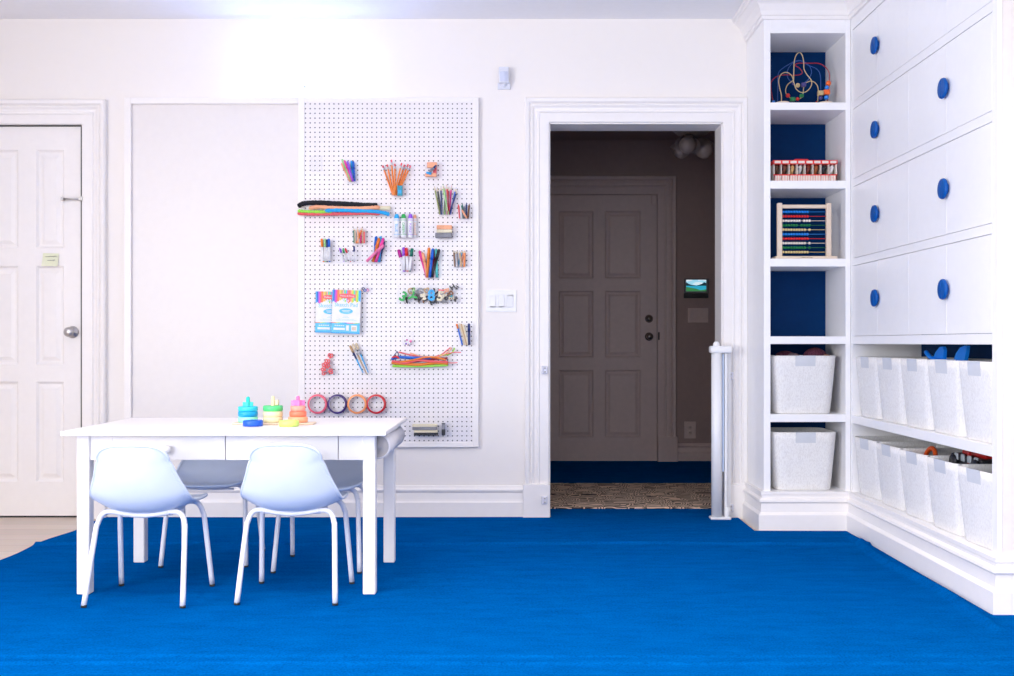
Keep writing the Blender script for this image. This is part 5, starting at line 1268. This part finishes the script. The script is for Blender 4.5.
# tape rolls
cup('acrylic_tray', 'clear rail holding four tape rolls just above the table', 307, 388, 409, 416.5, d=.038, cat='tray')
for (x_, ck, nm, cc) in ((317.6, 'coral', 'coral pink', (.85, .13, .20)), (337.5, 'navy', 'dark purple', (.045, .015, .15)), (357.2, 'orange', 'light orange', (.92, .33, .12)), (376.3, 'red', 'red', (.58, .01, .02))):
    p = Q(x_, 404, 5.545); R_ = 9.75/F*5.545; ri = R_*.80; mt = mat('tape_'+nm.replace(' ', '_'), cc, .35)
    tt = thing('tape_roll', f'{nm} tape roll standing on the clear rail above the table', 'tape roll', (p.x, 5.545, p.z-R_), 'tape rolls')
    m = MB(mt); m.lathe([(ri, -.012), (R_-.0015, -.012), (R_, -.0105), (R_, .0105), (R_-.0015, .012), (ri, .012)], (p.x, 5.545, p.z), 'y', 44); m.build('tape', tt)
    m = MB(mat('tape_core_card', (.62, .58, .62), .7)); m.lathe([(ri-.0015, -.0115), (ri, -.0125), (ri, .0125), (ri-.0015, .0115), (ri-.0015, -.0115)], (p.x, 5.545, p.z), 'y', 44); m.build('core', tt)
# bottom right tray
cup('acrylic_tray', 'large clear tray with wooden stamps at the bottom right of the pegboard', 406, 469.5, 417, 436, d=.05, cat='tray')
def stamp(x0, x1, y0, y1, label, vertical=False, dk='black'):
    a = Q(x0, y1, 5.54); b = Q(x1, y0, 5.54); m = MB(cm('cream'), cm(dk))
    if vertical: zm = a.z+(b.z-a.z)*.5; m.m(1).box(a.x, b.x, 5.528, 5.556, a.z, zm, .001); m.m(0).mi = 1; m.box(a.x, b.x, 5.532, 5.556, b.z-.004, b.z); m.mats.append(cm('grey')); m.mi = 2; m.box(a.x+.001, b.x-.001, 5.530, 5.555, zm, b.z-.004)
    else: zm = a.z+(b.z-a.z)*.56; m.m(1).box(a.x, b.x, 5.528, 5.556, a.z, zm, .002); m.m(0).box(a.x, b.x, 5.526, 5.558, zm, b.z, .002)
    tag(m.build('stamp_block'), label, 'stamp', 'stamp blocks')
stamp(412.5, 437, 424.2, 430, 'upper wooden stamp block with dark base in the large clear tray', dk='grey')
stamp(414, 438, 430.3, 435.4, 'lower wooden stamp block with black base in the large clear tray')
stamp(441.8, 445.2, 423.2, 435.2, 'small upright black stamp block right of the wooden stamps', vertical=True)
# ------------------------------------------------------------------ lights
def area(name, loc, rot, sx, sy, power, col):
    l = bpy.data.lights.new(name, 'AREA'); l.shape = 'RECTANGLE'; l.size = sx; l.size_y = sy; l.energy = power; l.color = col
    o = bpy.data.objects.new(name, l); C.objects.link(o); o.location = loc; o.rotation_euler = rot; return o
# daylight in unseen windows; the one in the front wall is added fill
area('window_fill_light', (XL+.02, .3, 1.42), (0, -PI/2, 0), 1.75, 2.9, LEFT_E, (.975, .98, 1))
area('window_fill_light', (-.3, YB+.02, 1.45), (PI/2, 0, 0), 4.1, 1.8, FRONT_E, (.94, .955, 1))
# unseen ceiling lamps; two mirror in the pegboard, rear pair added as fill
LT = mat('lamp_lens', (1, .95, .88), .4, emit=(1, .93, .84), estr=14, var=0)
k_ = 0
for (x_, y_) in ((-1.36, 2.6), (-.74, 2.6), (.45, 2.6), (1.1, 2.6), (-1.36, .9), (1.1, .9)):
    t = thing('downlight', f'recessed round ceiling downlight number', 'downlight', (x_, y_, ZC-.004))
    t['label'] = 'unseen added round downlight in the ceiling far from the pegboard wall' if y_ < 1 else 'round recessed downlight in the ceiling out in front of the pegboard'
    t['group'] = 'added rear ceiling downlights' if y_ < 1 else 'front ceiling downlights'
    m = MB(WHITE); m.lathe([(.05, -.006), (.065, -.006), (.07, 0), (.05, 0), (.05, -.006)], (x_, y_, ZC), 'z', 24); m.build('trim_ring', t)
    m = MB(LT); m.lathe([(0, -.003), (.05, -.003)], (x_, y_, ZC), 'z', 24); m.build('lens', t)
    l = bpy.data.lights.new('downlight_bulb', 'SPOT'); l.energy = DOWN_E*(1 if y_ > 2 else 1.6); l.color = (1, .895, .79); l.spot_size = 2.3; l.spot_blend = .9; l.shadow_soft_size = .05
    o = bpy.data.objects.new('downlight_bulb', l); C.objects.link(o); o.location = (x_, y_, ZC-.02)
w = bpy.data.worlds.new('sky'); bpy.context.scene.world = w; w.use_nodes = True
nt = w.node_tree; nt.nodes['Background'].inputs['Color'].default_value = (.7, .82, 1, 1); nt.nodes['Background'].inputs['Strength'].default_value = 1.0

cam = bpy.data.cameras.new('camera'); co = bpy.data.objects.new('camera', cam); C.objects.link(co)
co.location = (0, 0, CZ); co.rotation_euler = (PI/2, 0, 0); cam.sensor_width = 36; cam.lens = F/1014*36
cam.shift_x = -(VX-507)/1014; cam.shift_y = (VY-338)/1014; cam.clip_end = 50
sc_ = bpy.context.scene; sc_.camera = co
sc_.view_settings.view_transform = 'Standard'; sc_.view_settings.look = 'None'; sc_.view_settings.exposure = EXPO; sc_.view_settings.gamma = 1
sc_.view_settings.use_curve_mapping = False
cy = sc_.cycles; cy.use_denoising = True; cy.max_bounces = 9; cy.diffuse_bounces = 5; cy.glossy_bounces = 3; cy.transparent_max_bounces = 16; cy.transmission_bounces = 4
cy.caustics_reflective = False; cy.caustics_refractive = False; cy.sample_clamp_indirect = 6
try: cy.denoiser = 'OPENIMAGEDENOISE'; cy.denoising_input_passes = 'RGB_ALBEDO_NORMAL'
except Exception: pass
